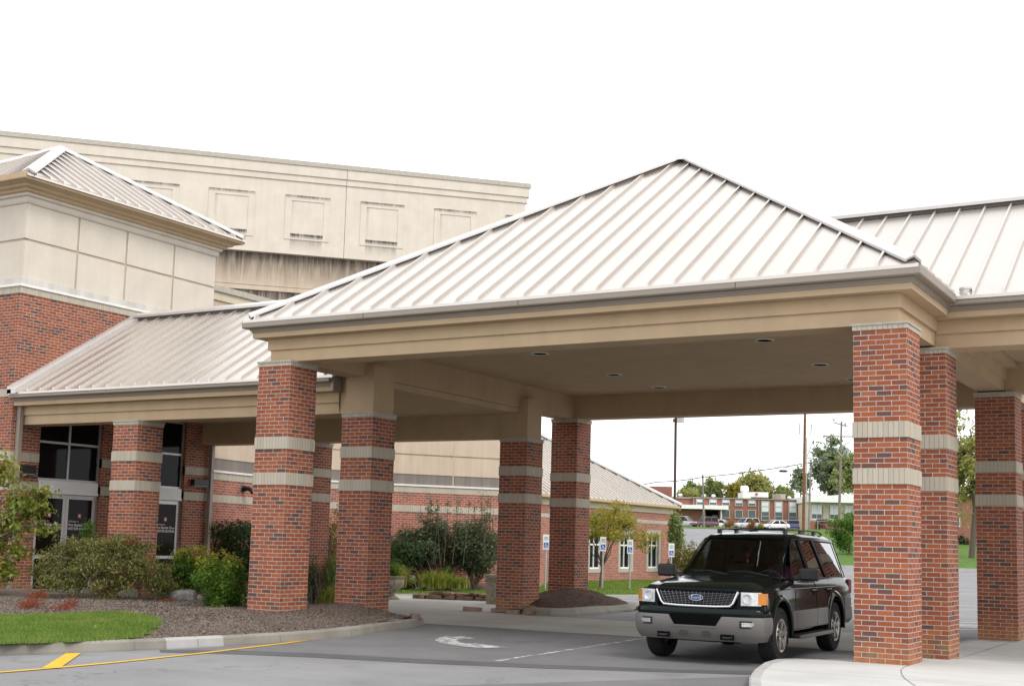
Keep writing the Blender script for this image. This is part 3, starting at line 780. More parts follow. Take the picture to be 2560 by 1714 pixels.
m=MB(); m.sweep(sq,[(.05,9.67),(.12,9.69),(.14,9.74),(.24,9.77),(.26,9.82),(.36,9.84),(.42,9.86)],[0]*6,True); m.build('cornice',M['tan'],T)
m=MB(); m.sweep(sq,[(.40,9.862),(.46,9.87),(.47,9.89),(.47,10.02),(.44,10.02),(.44,9.97),(.3,9.97)],[0]*6,True); m.build('gutter',M['tan'],T)
acx,acy,acz=-24.65,5.53,12.12; hx,hy=3.56,3.76; e2=9.98
m=MB(); cs=[(acx-hx,acy-hy),(acx+hx,acy-hy),(acx+hx,acy+hy),(acx-hx,acy+hy)]
for k in range(4):
    a=cs[k];b=cs[(k+1)%4]; out=Vector(((a[0]+b[0])/2-acx,(a[1]+b[1])/2-acy)).normalized(); td=Vector((b[0]-a[0],b[1]-a[1])).normalized()
    ho,hl=(hx,hy) if abs(out.x)>.5 else (hy,hx)
    ribs=[];t=-hl+.3
    while t<hl-.1:
        p=Vector((acx,acy))+out*ho+td*t;q=Vector((acx,acy))+out*max(abs(t)*ho/hl,.06)+td*t; ribs.append((tuple(p),tuple(q))); t+=.40
    slope_roof(m,[a,b,(acx,acy)],lambda x,y,o=out,h=ho:acz-(acz-e2)*((x-acx)*o.x+(y-acy)*o.y)/h,ribs,(0,0,1))
rf=m.build('roof',M['roof'],T)
m=MB()
for c in cs: hipcap(m,(c[0]-(c[0]-acx)*.02,c[1]-(c[1]-acy)*.02,e2+.04),(acx,acy,acz-.02),.34,.03,.085)
m.build('hip_cap',[M['cap'],M['shade_joint']],rf)
# glazed door units
def text_mesh(body,size,mat,parent,name,origin,ux,uz,align='LEFT',ext=.002,bold=0.0):
    """lettering built as a thin mesh; origin = left baseline, ux/uz = reading and up directions"""
    cu=bpy.data.curves.new(name,'FONT'); cu.body=body; cu.size=size; cu.align_x=align; cu.extrude=ext; cu.resolution_u=2; cu.offset=bold
    t=bpy.data.objects.new('t',cu); COL.objects.link(t); dg=bpy.context.evaluated_depsgraph_get(); dg.update()
    me=bpy.data.meshes.new_from_object(t.evaluated_get(dg)); bpy.data.objects.remove(t); bpy.data.curves.remove(cu)
    ux=Vector(ux);uz=Vector(uz);nz=ux.cross(uz)
    mt=Matrix(((ux.x,uz.x,nz.x,origin[0]),(ux.y,uz.y,nz.y,origin[1]),(ux.z,uz.z,nz.z,origin[2]),(0,0,0,1)))
    me.transform(mt); me.materials.clear(); me.materials.append(mat); me.name=name
    return link(name,me,parent)
M['lettering']=simple('pale_lettering',(.72,.70,.66),.6)
M['redlogo']=simple('dull_red_emblem',(.33,.05,.06),.5)
M['glassdoor']=glass('door_glass',(.013,.009,.008),.05,.09)
def glazing(y0,y1,words):
    xf=tx1-.10; fw=.055
    f=MB()
    def vb(y,z0,z1,w=fw): f.box(xf-.06,xf,y-w/2,y+w/2,z0,z1)
    def hb(z,a,b,w=fw): f.box(xf-.0598,xf-.0002,a,b,z-w/2,z+w/2)
    ym=(y0+y1)/2
    vb(y0+fw/2,-.15,HZ);vb(y1-fw/2,-.15,HZ);vb(ym,2.79,HZ)
    for z in (HZ-.03,3.70): hb(z,y0+fw,y1-fw)
    hb(2.79,y0+fw,y1-fw,.05)
    fr=f.build('window_frame',M['alu'],T)
    g=MB(); 
    for a,b in ((y0+fw,ym-fw/2),(ym+fw/2,y1-fw)):
        for c,d in ((2.82,3.67),(3.73,HZ-.05)): g.box(xf-.045,xf-.03,a,b,c,d)
    g.build('pane',M['glass'],fr)
    h=MB(); h.box(xf-.02,xf+.07,y0+fw,y1-fw,2.50,2.76); h.box(xf-.03,xf+.10,y0+fw,y1-fw,2.44,2.50); h.build('door_header',M['white'],T)
    for k,(a,b) in enumerate(((y0+fw,ym-.004),(ym+.004,y1-fw))):
        d=MB(); s=.085
        d.box(xf-.05,xf,a,a+s,-.1,2.43);d.box(xf-.05,xf,b-s,b,-.1,2.43);d.box(xf-.05,xf,a+s,b-s,2.33,2.43);d.box(xf-.05,xf,a+s,b-s,-.1,.12);d.box(xf-.05,xf,a+s,b-s,.86,.94)
        dr=d.build('door',M['alu'],T)
        g=MB(); g.box(xf-.035,xf-.02,a+s,b-s,.12,.86);g.box(xf-.035,xf-.02,a+s,b-s,.94,2.33); g.build('door_pane',M['glassdoor'],dr)
        hd=MB(); yy=b-s/2-.04 if k==0 else a+s/2-.04
        hd.box(xf+.0,xf+.07,yy-.02,yy+.1,.78,1.12); hd.build('door_handle',M['black'],dr)
        yc=(a+b)/2; e=MB(); e.box(xf-.020,xf-.016,yc-.055,yc+.055,1.86,1.98); e.lathe([(.0,-.0155),(.035,-.0155)],(xf,yc,1.92),12,1,axis='x')
        e.build('emblem',[M['redlogo'],M['lettering']],dr)
        yl=a+s+.03
        for (w,sz,z,bo) in ((words[k][0],.065,1.76,0),(words[k][1],.094,1.665,.0012),(words[k][2],.092,1.57,.0016)):
            text_mesh(w,sz,M['lettering'],dr,'lettering',(xf-.019,yl,z),(0,1,0),(0,0,1),bold=bo)
    return fr
glazing(*U1,[('Welcome to','First Baptist Church','WORSHIP CENTER'),('Welcome to','First Baptist Church','VISITOR ENTRANCE')])
glazing(*U2,[('Welcome to','First Baptist Church','VISITOR ENTRANCE'),('Welcome to','First Baptist Church','VISITOR ENTRANCE')])
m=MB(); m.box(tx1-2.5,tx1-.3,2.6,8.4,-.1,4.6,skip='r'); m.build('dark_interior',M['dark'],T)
def wall_lamp(y0,y1,z0,z1,label):
    root=empty('wall_lamp',(tx1,(y0+y1)/2,z0),label,'wall lamp','black box lamps on the entrance wall')
    m=MB(); m.box(tx1+.014,tx1+.16,y0,y1,z0+.02,z1); m.build('housing',M['black'],root,bevel=.008)
    m=MB(); m.box(tx1+.03,tx1+.145,y0+.02,y1-.02,z0,z0+.018); m.build('diffuser',M['slab'],root)
wall_lamp(8.12,8.70,2.86,3.05,'black box wall lamp on the brick pier right of the entrance doors')
wall_lamp(2.45,2.88,2.86,3.08,'black box wall lamp left of the doors, half hidden by the leafy tree')

# ---------------------------------------------------------------- auditorium
A_=empty('auditorium',(-28,20,0),'large cream stucco auditorium with blind window panels, streaked walls and a curved brick base','church building')
O=Vector((-32.7149,32.7149));TT=Vector((.70711,.70711));NN=Vector((.70711,-.70711))
def fp(t,z,o=0.0): 
    q=O+TT*t+NN*o; return (q.x,q.y,z)
def fbox(m,t0,t1,z0,z1,o0,o1,mi=0):
    m.obox(fp(t0,z0,o0),Vector(fp(t1,z0,o0))-Vector(fp(t0,z0,o0)),Vector(fp(t0,z0,o1))-Vector(fp(t0,z0,o0)),(0,0,z1-z0),mi)
m=MB()
for a,b in ((-45,-2.82),(-2.80,6.34)): fbox(m,a,b,15.15,18.77,-.25,0)
m.obox(fp(-45,15.15,-22),Vector(fp(6.34,15.15,-22))-Vector(fp(-45,15.15,-22)),Vector(fp(-45,0,-.25))-Vector(fp(-45,0,-22)),(0,0,4.4))
m.build('upper_wall',M['cream2'],A_)
m=MB()
for a,b in ((-45,-2.82),(-2.80,6.42)): fbox(m,a,b,18.772,19.07,-.2,.06)
for a,b in ((-45,-2.82),(-2.80,6.50)): fbox(m,a,b,19.072,19.55,-.2,.12)
m.build('frieze',M['cream2'],A_)
m=MB(); fbox(m,-45,6.56,19.552,19.78,-.4,.17); m.build('coping',M['cap'] if False else M['slab'],A_)
# the lower storey bows outward a little
m=MB(); ts=[-45,-20,-14,-10,-7,-4,-1,2,5,6.2]
bow=lambda t:-.30-.0035*(t+8)**2*.3
def strip(z0,z1,off,mi):
    for a,b in zip(ts,ts[1:]): m.face([fp(a,z0,bow(a)+off),fp(b,z0,bow(b)+off),fp(b,z1,bow(b)+off),fp(a,z1,bow(a)+off)],mi)
def shelf(z,o0,o1,mi):
    for a,b in zip(ts,ts[1:]): m.face([fp(a,z,bow(a)+o0),fp(b,z,bow(b)+o0),fp(b,z,bow(b)+o1),fp(a,z,bow(a)+o1)],mi)
strip(13.56,15.2,0,0); shelf(13.56,0,-.05,0); strip(13.53,13.561,-.05,1); strip(13.32,13.53,.01,0); strip(0,13.32,-.04,0); shelf(13.53,-.05,.01,0); shelf(13.32,.01,-.04,0)
m.face([fp(6.2,0,-.5),fp(6.2,0,-20),fp(6.2,15.2,-20),fp(6.2,15.2,-.5)],0)
m.build('lower_wall',[M['creamlow'],M['groove']],A_)
def fade_quads(name,quads,parent,mat):
    """stain runs: each quad fades from its first edge (a,b) to its second (c,d)"""
    m=MB(); fd=[]
    for q,uv,f in quads: m.face(q,0,uv); fd+=f
    o=m.build(name,mat,parent); at=o.data.attributes.new('fade','FLOAT','POINT'); at.data.foreach_set('value',np.array(fd,np.float32)); return o
def stainq(t0,t1,zt,h,o,s0=1.0):
    n=3;out=[]
    for i in range(n):
        a=zt-h*i/n;b=zt-h*(i+1)/n; fa=s0*(1-i/n)**1.5;fb=s0*(1-(i+1)/n)**1.5
        out.append(([fp(t0,b,o),fp(t1,b,o),fp(t1,a,o),fp(t0,a,o)],[(t0,b),(t1,b),(t1,a),(t0,a)],[fb,fb,fa,fa]))
    return out
for k,t0 in enumerate((-20.2,-16.53,-12.88,-9.35,-5.73,-2.07,1.62,5.30)):
    t1=min(t0+2.16,6.3); m=MB(); e=.03
    full=t1-t0>2
    fbox(m,t0,t1,17.80,18.06,.001,e); fbox(m,t0,t1,15.87,16.12,.001,e)
    fbox(m,t0,t0+.30,16.12,17.80,.001,e-.001)
    if full: fbox(m,t1-.30,t1,16.12,17.80,.001,e-.001)
    w=m.build('blind_window',M['cream2'],A_)
    q=stainq(t0-.02,t1,18.075,.20,e+.004,1.3)
    if full: q+=stainq(t0+.28,t1-.3,16.16,.26,e+.0045,2.2)+stainq(t0+.28,t1-.32,15.86,.6,.004,.5)
    q+= stainq(t0+.3,t0+.42,17.79,1.6,.003,.25)
    fade_quads('rain_stain',q,w,M['streak'])
q=[]
for a,b in zip(ts,ts[1:]):
    if a>=-20:
        for i in range(4):
            z1=15.14-.4*i;z0=z1-.4; f1=1.25*(1-i/4)**1.1;f0=1.25*(1-(i+1)/4)**1.1
            q.append(([fp(a,z0,bow(a)+.004),fp(b,z0,bow(b)+.004),fp(b,z1,bow(b)+.004),fp(a,z1,bow(a)+.004)],[(a,z0),(b,z0),(b,z1),(a,z1)],[f0,f0,f1,f1]))
        z1,z0=13.31,12.3
        q.append(([fp(a,z0,bow(a)-.036),fp(b,z0,bow(b)-.036),fp(b,z1,bow(b)-.036),fp(a,z1,bow(a)-.036)],[(a,z0),(b,z0),(b,z1),(a,z1)],[0,0,1.4,1.4]))
fade_quads('rain_stain',q,A_,M['streak'])
# curved brick base
cw=smooth([(-21.9,8.6),(-22.3,10.2),(-22.5,11.8),(-22.6,13.5),(-22.2,15.3),(-21.28,17.05),(-20.33,18.4),(-19.0,20.25),(-18.45,21.0)],1)+[(-24.0,25.5)]
cw=cw[::1]
def csweep(prof,mat,name,n=1,ln=None):
    m=MB(); m.sweep(ln or cw,prof,[0]*(len(prof)-1)); 
    # continuous brick coursing round the curve
    return m.build(name,mat,A_)
rv=cw    # travelled so that outward is the court side
base=csweep([(0,-.2),(0,2.468)],M['brick_far'],'brick_base'); m=None
csweep([(0,2.686),(0,3.122)],M['brick_far'],'brick_base')
csweep([(0,2.468),(.012,2.468),(.012,2.686),(0,2.686)],M['soldier'],'stone_band'); csweep([(0,3.122),(.014,3.122),(.014,3.335),(0,3.335)],M['soldier'],'stone_band')
csweep([(0,3.335),(.05,3.336),(.05,3.39),(-.02,3.40)],M['whitestone'],'string_course')
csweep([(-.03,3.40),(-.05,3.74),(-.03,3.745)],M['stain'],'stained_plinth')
csweep([(-.03,3.745),(-.03,4.36),(-.07,4.37),(-.07,4.42),(-.03,4.43),(-.03,6.4)],M['creamlow'],'curved_wall')
for k in (5,9,13):
    a=Vector(cw[k]);d=(Vector(cw[k+1])-Vector(cw[k-1])).normalized();nn2=Vector((d.y,-d.x)); q=a-nn2*.035
    m=MB(); m.obox((q.x-d.x*.02,q.y-d.y*.02,3.41),(d.x*.04,d.y*.04,0),(nn2.x*.01,nn2.y*.01,0),(0,0,2.9)); m.build('wall_joint',M['groove'],A_)
# wing with a sloping-away parapet beside the tower
m=MB(); m.box(-27,-23.0,8.9,16,5,8.55); m.build('wing_wall',M['creamlow'],A_)
m=MB(); m.box(-27,-22.95,8.85,16.05,8.55,8.80,0); m.build('wing_frieze',M['cream'],A_)
m=MB(); m.box(-27.05,-22.88,8.83,16.1,8.802,8.98); m.build('wing_coping',M['slab'],A_)
m=MB(); m.tube([fp(-1.05,19.7,-.6),fp(-1.06,21.2,-.6)],[.035,.012],6); o=m.build('roof_antenna',M['alu']); tag(o,'thin whip antenna standing on the roof edge of the cream auditorium','antenna')
# scupper spout
sp=empty('drain_spout',(-22.38,11.1,2.8),'black curved drain spout sticking out of the brick base above the stone band','drain spout')
m=MB(); m.tube([(-22.4,11.1,2.93),(-22.2,11.1,2.93),(-22.08,11.1,2.90),(-22.0,11.1,2.80)],[.065,.065,.065,.06],14,cap=False); m.build('spout',M['black'],sp)
m=MB(); m.lathe([(.0,0),(.10,0),(.10,.03),(.065,.035)],(-22.36,11.1,2.93),16,axis='x'); m.build('flange',M['black'],sp)

# ---------------------------------------------------------------- low brick building
LBd=empty('brick_annex',(-25,34,0),'low red brick annex with tall pale framed windows under a long seamed metal hip roof','building')
lx,ly1=-21.8,41.62
m=MB()
wins=[(38.57,40.2,.29,2.30),(35.50,37.08,.28,2.28),(32.42,33.98,.28,2.28),(29.3,30.9,.28,2.28)]
z0,z1,b0,b1=-.2,3.13,2.60,2.77
cuts=sorted(wins,key=lambda w:w[0]); y=22.0
for w in cuts+[None]:
    e=w[0] if w else ly1
    for a,b in ((z0,b0),(b1,z1)): m.face([(lx,y,a),(lx,e,a),(lx,e,b),(lx,y,b)])
    if w:
        m.face([(lx,w[0],z0),(lx,w[1],z0),(lx,w[1],w[2]),(lx,w[0],w[2])]); m.face([(lx,w[0],w[3]),(lx,w[1],w[3]),(lx,w[1],b0),(lx,w[0],b0)]); m.face([(lx,w[0],b1),(lx,w[1],b1),(lx,w[1],z1),(lx,w[0],z1)])
        y=w[1]
m.face([(lx,ly1,z0),(-36,ly1,z0),(-36,ly1,z1),(lx,ly1,z1)]); m.face([(-36,22,z0),(lx,22,z0),(lx,22,z1),(-36,22,z1)])
wl2=m.build('brick_wall',M['brick_far'],LBd)
m=MB(); m.box(lx-.1,lx+.015,22,ly1+.015,b0,b1); m.build('stone_band',M['slab'],wl2)
rect=[(-36,22),(lx,22),(lx,ly1),(-36,ly1)]
m=MB(); m.sweep(rect,[(-.05,3.13),(.03,3.13),(.03,3.36),(.12,3.38)],[0]*3,True); m.build('frieze',M['cream'],LBd)
m=MB(); m.sweep(rect,[(.1,3.38),(.30,3.40),(.34,3.43),(.34,3.55),(.31,3.55),(.2,3.52)],[0]*5,True); m.build('gutter',M['tan'],LBd)
for w in wins:
    f=MB(); t=.21
    f.box(lx-.1,lx+.02,w[0],w[0]+t,w[2],w[3]);f.box(lx-.1,lx+.02,w[1]-t,w[1],w[2],w[3]);f.box(lx-.1,lx+.02,w[0]+t,w[1]-t,w[3]-.24,w[3]);f.box(lx-.1,lx+.03,w[0]+t,w[1]-t,w[2],w[2]+.17)
    wo=f.build('window',M['slab'],LBd)
    s=MB(); a,b,c,d=w[0]+t,w[1]-t,w[2]+.17,w[3]-.24; ym=(a+b)/2; q=.024
    for u0,u1 in ((a,a+q),(ym-q,ym+q),(b-q*2,b)): s.box(lx-.13,lx-.08,u0,u1,c,d)
    for v0,v1 in ((c,c+.07),(d-.55,d-.48),(d-.05,d)): s.box(lx-.1298,lx-.0802,a,b,v0,v1)
    s.build('sash',M['white'],wo)
    s=MB(); s.box(lx-.15,lx-.125,a,b,c,d); s.build('pane',M['glass'],wo)
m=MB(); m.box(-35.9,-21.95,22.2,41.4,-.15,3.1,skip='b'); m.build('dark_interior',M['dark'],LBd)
E=[(-36.4,21.6),(lx+.33,21.6),(lx+.33,ly1+.33),(-36.4,ly1+.33)]; rz=3.53+.61*7.47
rx=-28.9; ra=(rx,21.6+7.4); rb=(rx,ly1+.33-7.43)
m=MB()
def rb2(y): # east plane seams
    d=min(y-21.6,ly1+.33-y,7.43); return ((lx+.33,y),(lx+.33-max(.05,d),y))
slope_roof(m,[E[1],E[2],rb,ra],lambda x,y:3.53+.61*(lx+.33-x),[rb2(y) for y in np.arange(21.8,ly1+.2,.43)],(0,0,1))
slope_roof(m,[E[2],E[3],(-29,rb[1]),rb],lambda x,y:3.53+.61*(ly1+.33-y),[((x,ly1+.33),(x,ly1+.33-max(.05,min(lx+.33-x,7.4)))) for x in np.arange(-36,lx+.2,.43)],(0,0,1))
slope_roof(m,[E[3],E[0],ra,rb],lambda x,y:3.53+.61*(x+36.4),[],(0,0,1))
slope_roof(m,[E[0],E[1],ra],lambda x,y:3.53+.61*(y-21.6),[],(0,0,1))
rf=m.build('roof',M['roof'],LBd)
m=MB(); hipcap(m,(E[2][0],E[2][1],3.58),(*rb,rz+.03),.3,.07); hipcap(m,(*ra,rz),(*rb,rz),.3,.07); m.build('hip_cap',[M['cap'],M['shade_joint']],rf)
# ---------------------------------------------------------------- vegetation
def crown_arrays(blobs,n,size,rs,surf=.45,droop=.35,gap=.0,aspect=.5,gseed=0,up=.35,gs=2.2):
    B=np.array(blobs,float); vol=(B[:,3]*B[:,4]*B[:,5])**(2/3.); pr=vol/vol.sum()
    N=int(n*1.0); k=rs.choice(len(B),N,p=pr)
    d=rs.normal(size=(N,3)); d/=np.linalg.norm(d,axis=1)[:,None]
    r=rs.uniform(0,1,N)**surf
    p=B[k,:3]+d*r[:,None]*B[k,3:6]
    p+=rs.normal(size=(N,3))*size*.5
    if gap>0:
        s=gs/np.mean(B[:,3:6]); q=p*s+gseed
        f=np.sin(q[:,0]*1.7+1.3*np.sin(q[:,1]*1.1))+np.sin(q[:,1]*1.9+1.1*np.sin(q[:,2]*1.3))+np.sin(q[:,2]*2.1+np.sin(q[:,0]*1.5))
        keep=f>(-1.2+gap*1.6); p=p[keep]; d=d[keep]
    N=len(p)
    # leaf frame: normal leans outwards and up
    nrm=d*.6+rs.normal(size=(N,3))*.65+np.array([0,0,up]); nrm/=np.linalg.norm(nrm,axis=1)[:,None]
    t=rs.normal(size=(N,3))+np.array([0,0,-droop])+d*.4; t-=nrm*(t*nrm).sum(1)[:,None]; t/=np.linalg.norm(t,axis=1)[:,None]+1e-9
    b=np.cross(nrm,t)
    s=size*rs.uniform(.6,1.35,N)[:,None]
    V=np.empty((N,4,3)); V[:,0]=p-t*s*.5; V[:,1]=p+b*s*.5*aspect+nrm*s*.10; V[:,2]=p+t*s*.5-nrm*s*.06; V[:,3]=p-b*s*.5*aspect+nrm*s*.10
    F=np.arange(N*4).reshape(N,4)
    return V.reshape(-1,3),F
def leaves(name,blobs,n,size,mat,parent,rs,**k):
    V,F=crown_arrays(blobs,n,size,rs,**k); o=tri_mesh(name,V,F,mat,parent); return o
def limbs(m,base,tips,r0,rs,mid=.5,n=6,bend=.12):
    base=Vector(base)
    for t in tips:
        t=Vector(t); L=(t-base).length
        pts=[base]; 
        for q in (.33,.66): pts.append(base.lerp(t,q)+Vector(rs.normal(size=3)*bend*L*.5)+Vector((0,0,.08*L*math.sin(q*3.14))))
        pts.append(t); m.tube(pts,[r0,r0*.75,r0*.5,r0*.2],n,0)
def plant(name,label,cat,loc,blobs,n,size,mat,trunk=None,tips=None,r0=.05,seed=1,group=None,bark=None,extra=None,crown_name='foliage',branch=True,**k):
    rs=np.random.RandomState(seed); root=empty(name,loc,label,cat,group)
    leaves(crown_name,blobs,n,size,mat,root,rs,**k)
    if branch:
        m=MB(); B=blobs
        if trunk:
            m.tube(trunk,list(np.linspace(r0,r0*.6,len(trunk))),8)
            start=trunk[-1]
        else: start=loc
        tp=tips if tips is not None else [(b[0],b[1],b[2]+b[5]*.3) for b in B[:14]]
        limbs(m,start,tp,r0*.6,rs)
        m.build('trunk' if trunk else 'stems',bark or M['bark'],root)
    return root
def blobset(c,rx,ry,rz,n,rs,br=(.35,.55),low=-.2):
    """clumps scattered through an ellipsoid so the outline is uneven"""
    out=[]
    for _ in range(n):
        d=rs.normal(size=3); d/=np.linalg.norm(d); d[2]=max(d[2],low); r=rs.uniform(.35,.85)
        s=rs.uniform(*br); out.append((c[0]+d[0]*rx*r,c[1]+d[1]*ry*r,c[2]+d[2]*rz*r,rx*s,ry*s,rz*s))
    return out
def cv(*s): return list(s)
M['lf_maple']=leaf('leaf_dogwood',[(0,(.10,.14,.024)),(.4,(.19,.24,.04)),(.7,(.30,.32,.065)),(.88,(.34,.25,.09)),(1,(.38,.15,.08))],.35)
M['lf_jap']=leaf('leaf_laceleaf',[(0,(.055,.075,.02)),(.35,(.115,.135,.035)),(.62,(.20,.19,.06)),(.85,(.31,.25,.095)),(1,(.42,.31,.14))],.15,2.2)
M['lf_red']=leaf('leaf_red',[(0,(.16,.02,.02)),(.6,(.28,.035,.03)),(1,(.40,.07,.05))],.35)
M['lf_nan']=leaf('leaf_nandina',[(0,(.02,.06,.010)),(.5,(.06,.145,.016)),(.85,(.15,.25,.025)),(1,(.28,.29,.03))],.3)
M['lf_tip']=leaf('leaf_nandina_tip',[(0,(.20,.27,.025)),(.5,(.33,.33,.03)),(.8,(.40,.22,.04)),(1,(.38,.10,.04))],.35)
M['lf_dark']=leaf('leaf_holly',[(0,(.012,.030,.012)),(.5,(.028,.058,.020)),(.85,(.055,.10,.032)),(1,(.10,.15,.06))],.15)
M['lf_grey']=leaf('leaf_grey_shrub',[(0,(.03,.05,.026)),(.5,(.07,.10,.052)),(.85,(.14,.17,.09)),(1,(.26,.28,.17))],.2)
M['lf_brown']=leaf('leaf_turning',[(0,(.06,.055,.015)),(.5,(.14,.12,.025)),(1,(.26,.17,.045))],.3)
M['lf_green']=leaf('leaf_fresh',[(0,(.03,.085,.012)),(.5,(.06,.145,.016)),(1,(.13,.22,.03))],.3)
M['lf_lily']=leaf('leaf_lily',[(0,(.10,.15,.025)),(.45,(.20,.25,.04)),(.75,(.38,.34,.06)),(1,(.46,.32,.12))],.35)
M['lf_autumn']=leaf('leaf_autumn',[(0,(.13,.19,.025)),(.4,(.24,.27,.035)),(.7,(.42,.31,.05)),(1,(.50,.19,.09))],.35)
M['lf_rust']=leaf('leaf_rust',[(0,(.14,.05,.025)),(.5,(.26,.10,.04)),(.85,(.30,.17,.05)),(1,(.18,.17,.04))],.3)
M['lf_far']=leaf('leaf_far_green',[(0,(.14,.18,.08)),(.5,(.24,.29,.10)),(1,(.36,.40,.15))],.35,.3)
M['lf_faryel']=leaf('leaf_far_yellow',[(0,(.22,.25,.08)),(.5,(.33,.34,.11)),(.8,(.45,.40,.13)),(1,(.46,.31,.15))],.35,.3)
M['lf_fardark']=leaf('leaf_far_dark',[(0,(.11,.15,.10)),(.5,(.18,.23,.14)),(1,(.28,.33,.20))],.3,.3)
# leafy young tree at the left edge
rs=np.random.RandomState(11)
tb=(-19.05,-.55,.1)
bl=[]
for c in [(-18.75,.35,2.75,.55,.5,.42),(-18.9,-.3,2.35,.7,.6,.45),(-18.35,.75,2.15,.55,.5,.35),(-18.05,1.0,2.30,.32,.3,.16),(-18.2,.95,1.92,.42,.4,.22),(-18.5,.55,1.65,.5,.5,.35),(-18.75,.1,1.30,.6,.5,.35),(-18.35,.62,1.10,.38,.38,.25),(-18.9,-.2,.85,.6,.5,.35),(-18.45,.35,.66,.45,.45,.28),(-19.2,-.7,1.6,.7,.6,.8),(-19.3,-.9,.8,.6,.6,.5),(-19.1,-.2,2.95,.5,.45,.4),(-18.0,1.05,1.55,.28,.3,.16)]: bl.append(c)
plant('broadleaf_tree','small broadleaf tree with yellowing green leaves tinged red at the left edge of the bed','tree',tb,[(a-.42,b-.28,c_,d_,e_,f_) for a,b,c_,d_,e_,f_ in bl],9500,.115,M['lf_maple'],trunk=[tb,(-19.0,-.45,.7),(-18.95,-.3,1.2)],r0=.05,seed=5,crown_name='crown',surf=.55,droop=.9,gap=.22,aspect=.55,up=.5,gs=2.8)
# weeping laceleaf maple
rs=np.random.RandomState(21)
jc=(-17.0,1.2); bl=[]
for _ in range(64):
    a=rs.uniform(0,6.28); q=rs.uniform(.1,1)**.7; x=jc[0]+1.42*q*math.cos(a)+.0; y=jc[1]+1.42*q*math.sin(a)
    top=.28+1.28*math.sqrt(max(0,1-(q*.93)**2)); z=top-rs.uniform(.05,.42)
    s=rs.uniform(.7,1.2); bl.append((x,y,z,.36*s,.36*s,.17*s))
for _ in range(40):
    a=rs.uniform(0,6.28); x=jc[0]+1.32*math.cos(a);y=jc[1]+1.32*math.sin(a); bl.append((x,y,rs.uniform(.25,.8),.26,.26,.24))
jm=plant('laceleaf_maple','wide weeping laceleaf maple mound of bronze green foliage with a few red sprays','shrub',(jc[0],jc[1],.15),bl,46000,.06,M['lf_jap'],trunk=[(jc[0],jc[1],.1),(jc[0]+.03,jc[1],.35),(jc[0]-.04,jc[1]+.02,.6)],tips=[(b[0],b[1],b[2]+.05) for b in bl[:26]],r0=.07,seed=4,surf=.6,droop=1.3,gap=.25,aspect=.30,up=1.0)
# red sprays along drooping tips
def at(u,v,dep):
    P=Vector(CAM)+dep*(_F+_R*((u-1344.04)/3198.39)-_U*((v-998.32)/3198.39)); return P
red=[(*at(u,v,d),a_,a_,h_) for u,v,d,a_,h_ in ((62,1532,22.4,.15,.07),(80,1512,22.9,.16,.09),(92,1490,23.8,.14,.10),(70,1520,22.6,.14,.09),(140,1533,22.3,.15,.06),(160,1522,22.6,.14,.07),(182,1508,23.2,.11,.08),(262,1476,26.2,.09,.08),(300,1430,26.5,.11,.10),(285,1450,26.4,.07,.08),(325,1357,26.8,.13,.05),(420,1502,25.8,.13,.05))]
leaves('red_spray',[(a,b,c+.02,d*1.7,e*1.7,f*1.25) for a,b,c,d,e,f in red],3000,.045,M['lf_red'],jm,np.random.RandomState(9),surf=.6,droop=1.0,aspect=.32)
m=MB()
for a,b in (((-16.0,.9,1.0),(-16.35,.55,.35)),((-16.4,.2,.75),(-16.75,-.2,.2)),((-17.3,.2,.9),(-17.5,-.4,.15)),((-16.5,.35,.6),(-16.5,.2,.12))):
    A=Vector(a);B=Vector(b); m.tube([A,A.lerp(B,.5)+Vector((.03,-.05,.06)),B],[.012,.009,.006],5)
m.build('twigs',M['bark'],jm)
# two nandinas
def nandina(x,y,r,h,label,seed):
    rs=np.random.RandomState(seed); bl=[];tp=[]
    for _ in range(34):
        a=rs.uniform(0,6.28);q=rs.uniform(0,.85)**.6; zz=rs.uniform(.12,.82)
        rr=r*q*(1 if zz>.35 else .85); bl.append((x+rr*math.cos(a),y+rr*math.sin(a),.12+h*zz*(1-.18*q),r*.30,r*.30,h*.14))
        if zz>.45: tp.append((x+rr*1.05*math.cos(a),y+rr*1.05*math.sin(a),.12+h*(.90-.22*q+rs.uniform(-.05,.08)),r*.26,r*.26,h*.10))
    o=empty('nandina_shrub',(x,y,.12),label,'shrub','nandina shrubs by the left pier')
    V1,F1=crown_arrays(bl,11000,.06,rs,surf=.6,droop=.5,aspect=.42,up=1.0); V2,F2=crown_arrays(tp,520,.055,rs,surf=.7,droop=-.2,aspect=.4,up=.3)
    tri_mesh('foliage',np.vstack([V1,V2]),np.vstack([F1,F2+len(V1)]),[M['lf_nan'],M['lf_tip']],o,mi=[0]*len(F1)+[1]*len(F2))
    m=MB(); limbs(m,(x,y,.1),[(b[0],b[1],b[2]) for b in bl[:14]],.012,rs); m.build('stems',M['bark'],o)
    return o
nandina(-13.2,.66,.60,1.15,'bright green nandina with orange red tips hard against the left pier',31)
nandina(-15.9,2.75,.58,1.3,'nandina with yellow and orange new growth, behind the one touching the left pier',32)
# little globe and low shrubs behind the maple
plant('globe_shrub','small clipped green globe shrub showing above the laceleaf maple before the doors','shrub',(-18.9,2.1,.1),[(-18.55,2.05,1.62,.16,.16,.2),(-18.6,2.1,1.42,.26,.2,.14),(-18.8,2.2,1.0,.3,.3,.4)],1500,.06,M['lf_green'],seed=6,surf=.6,up=.6)
plant('low_shrub','low dark green shrub in the gap between the laceleaf maple and the nandinas','shrub',(-16.6,2.65,.1),[(-16.6,2.65,.55,.35,.3,.42),(-16.3,2.75,.45,.3,.3,.35)],1500,.07,M['lf_dark'],seed=7,surf=.6)
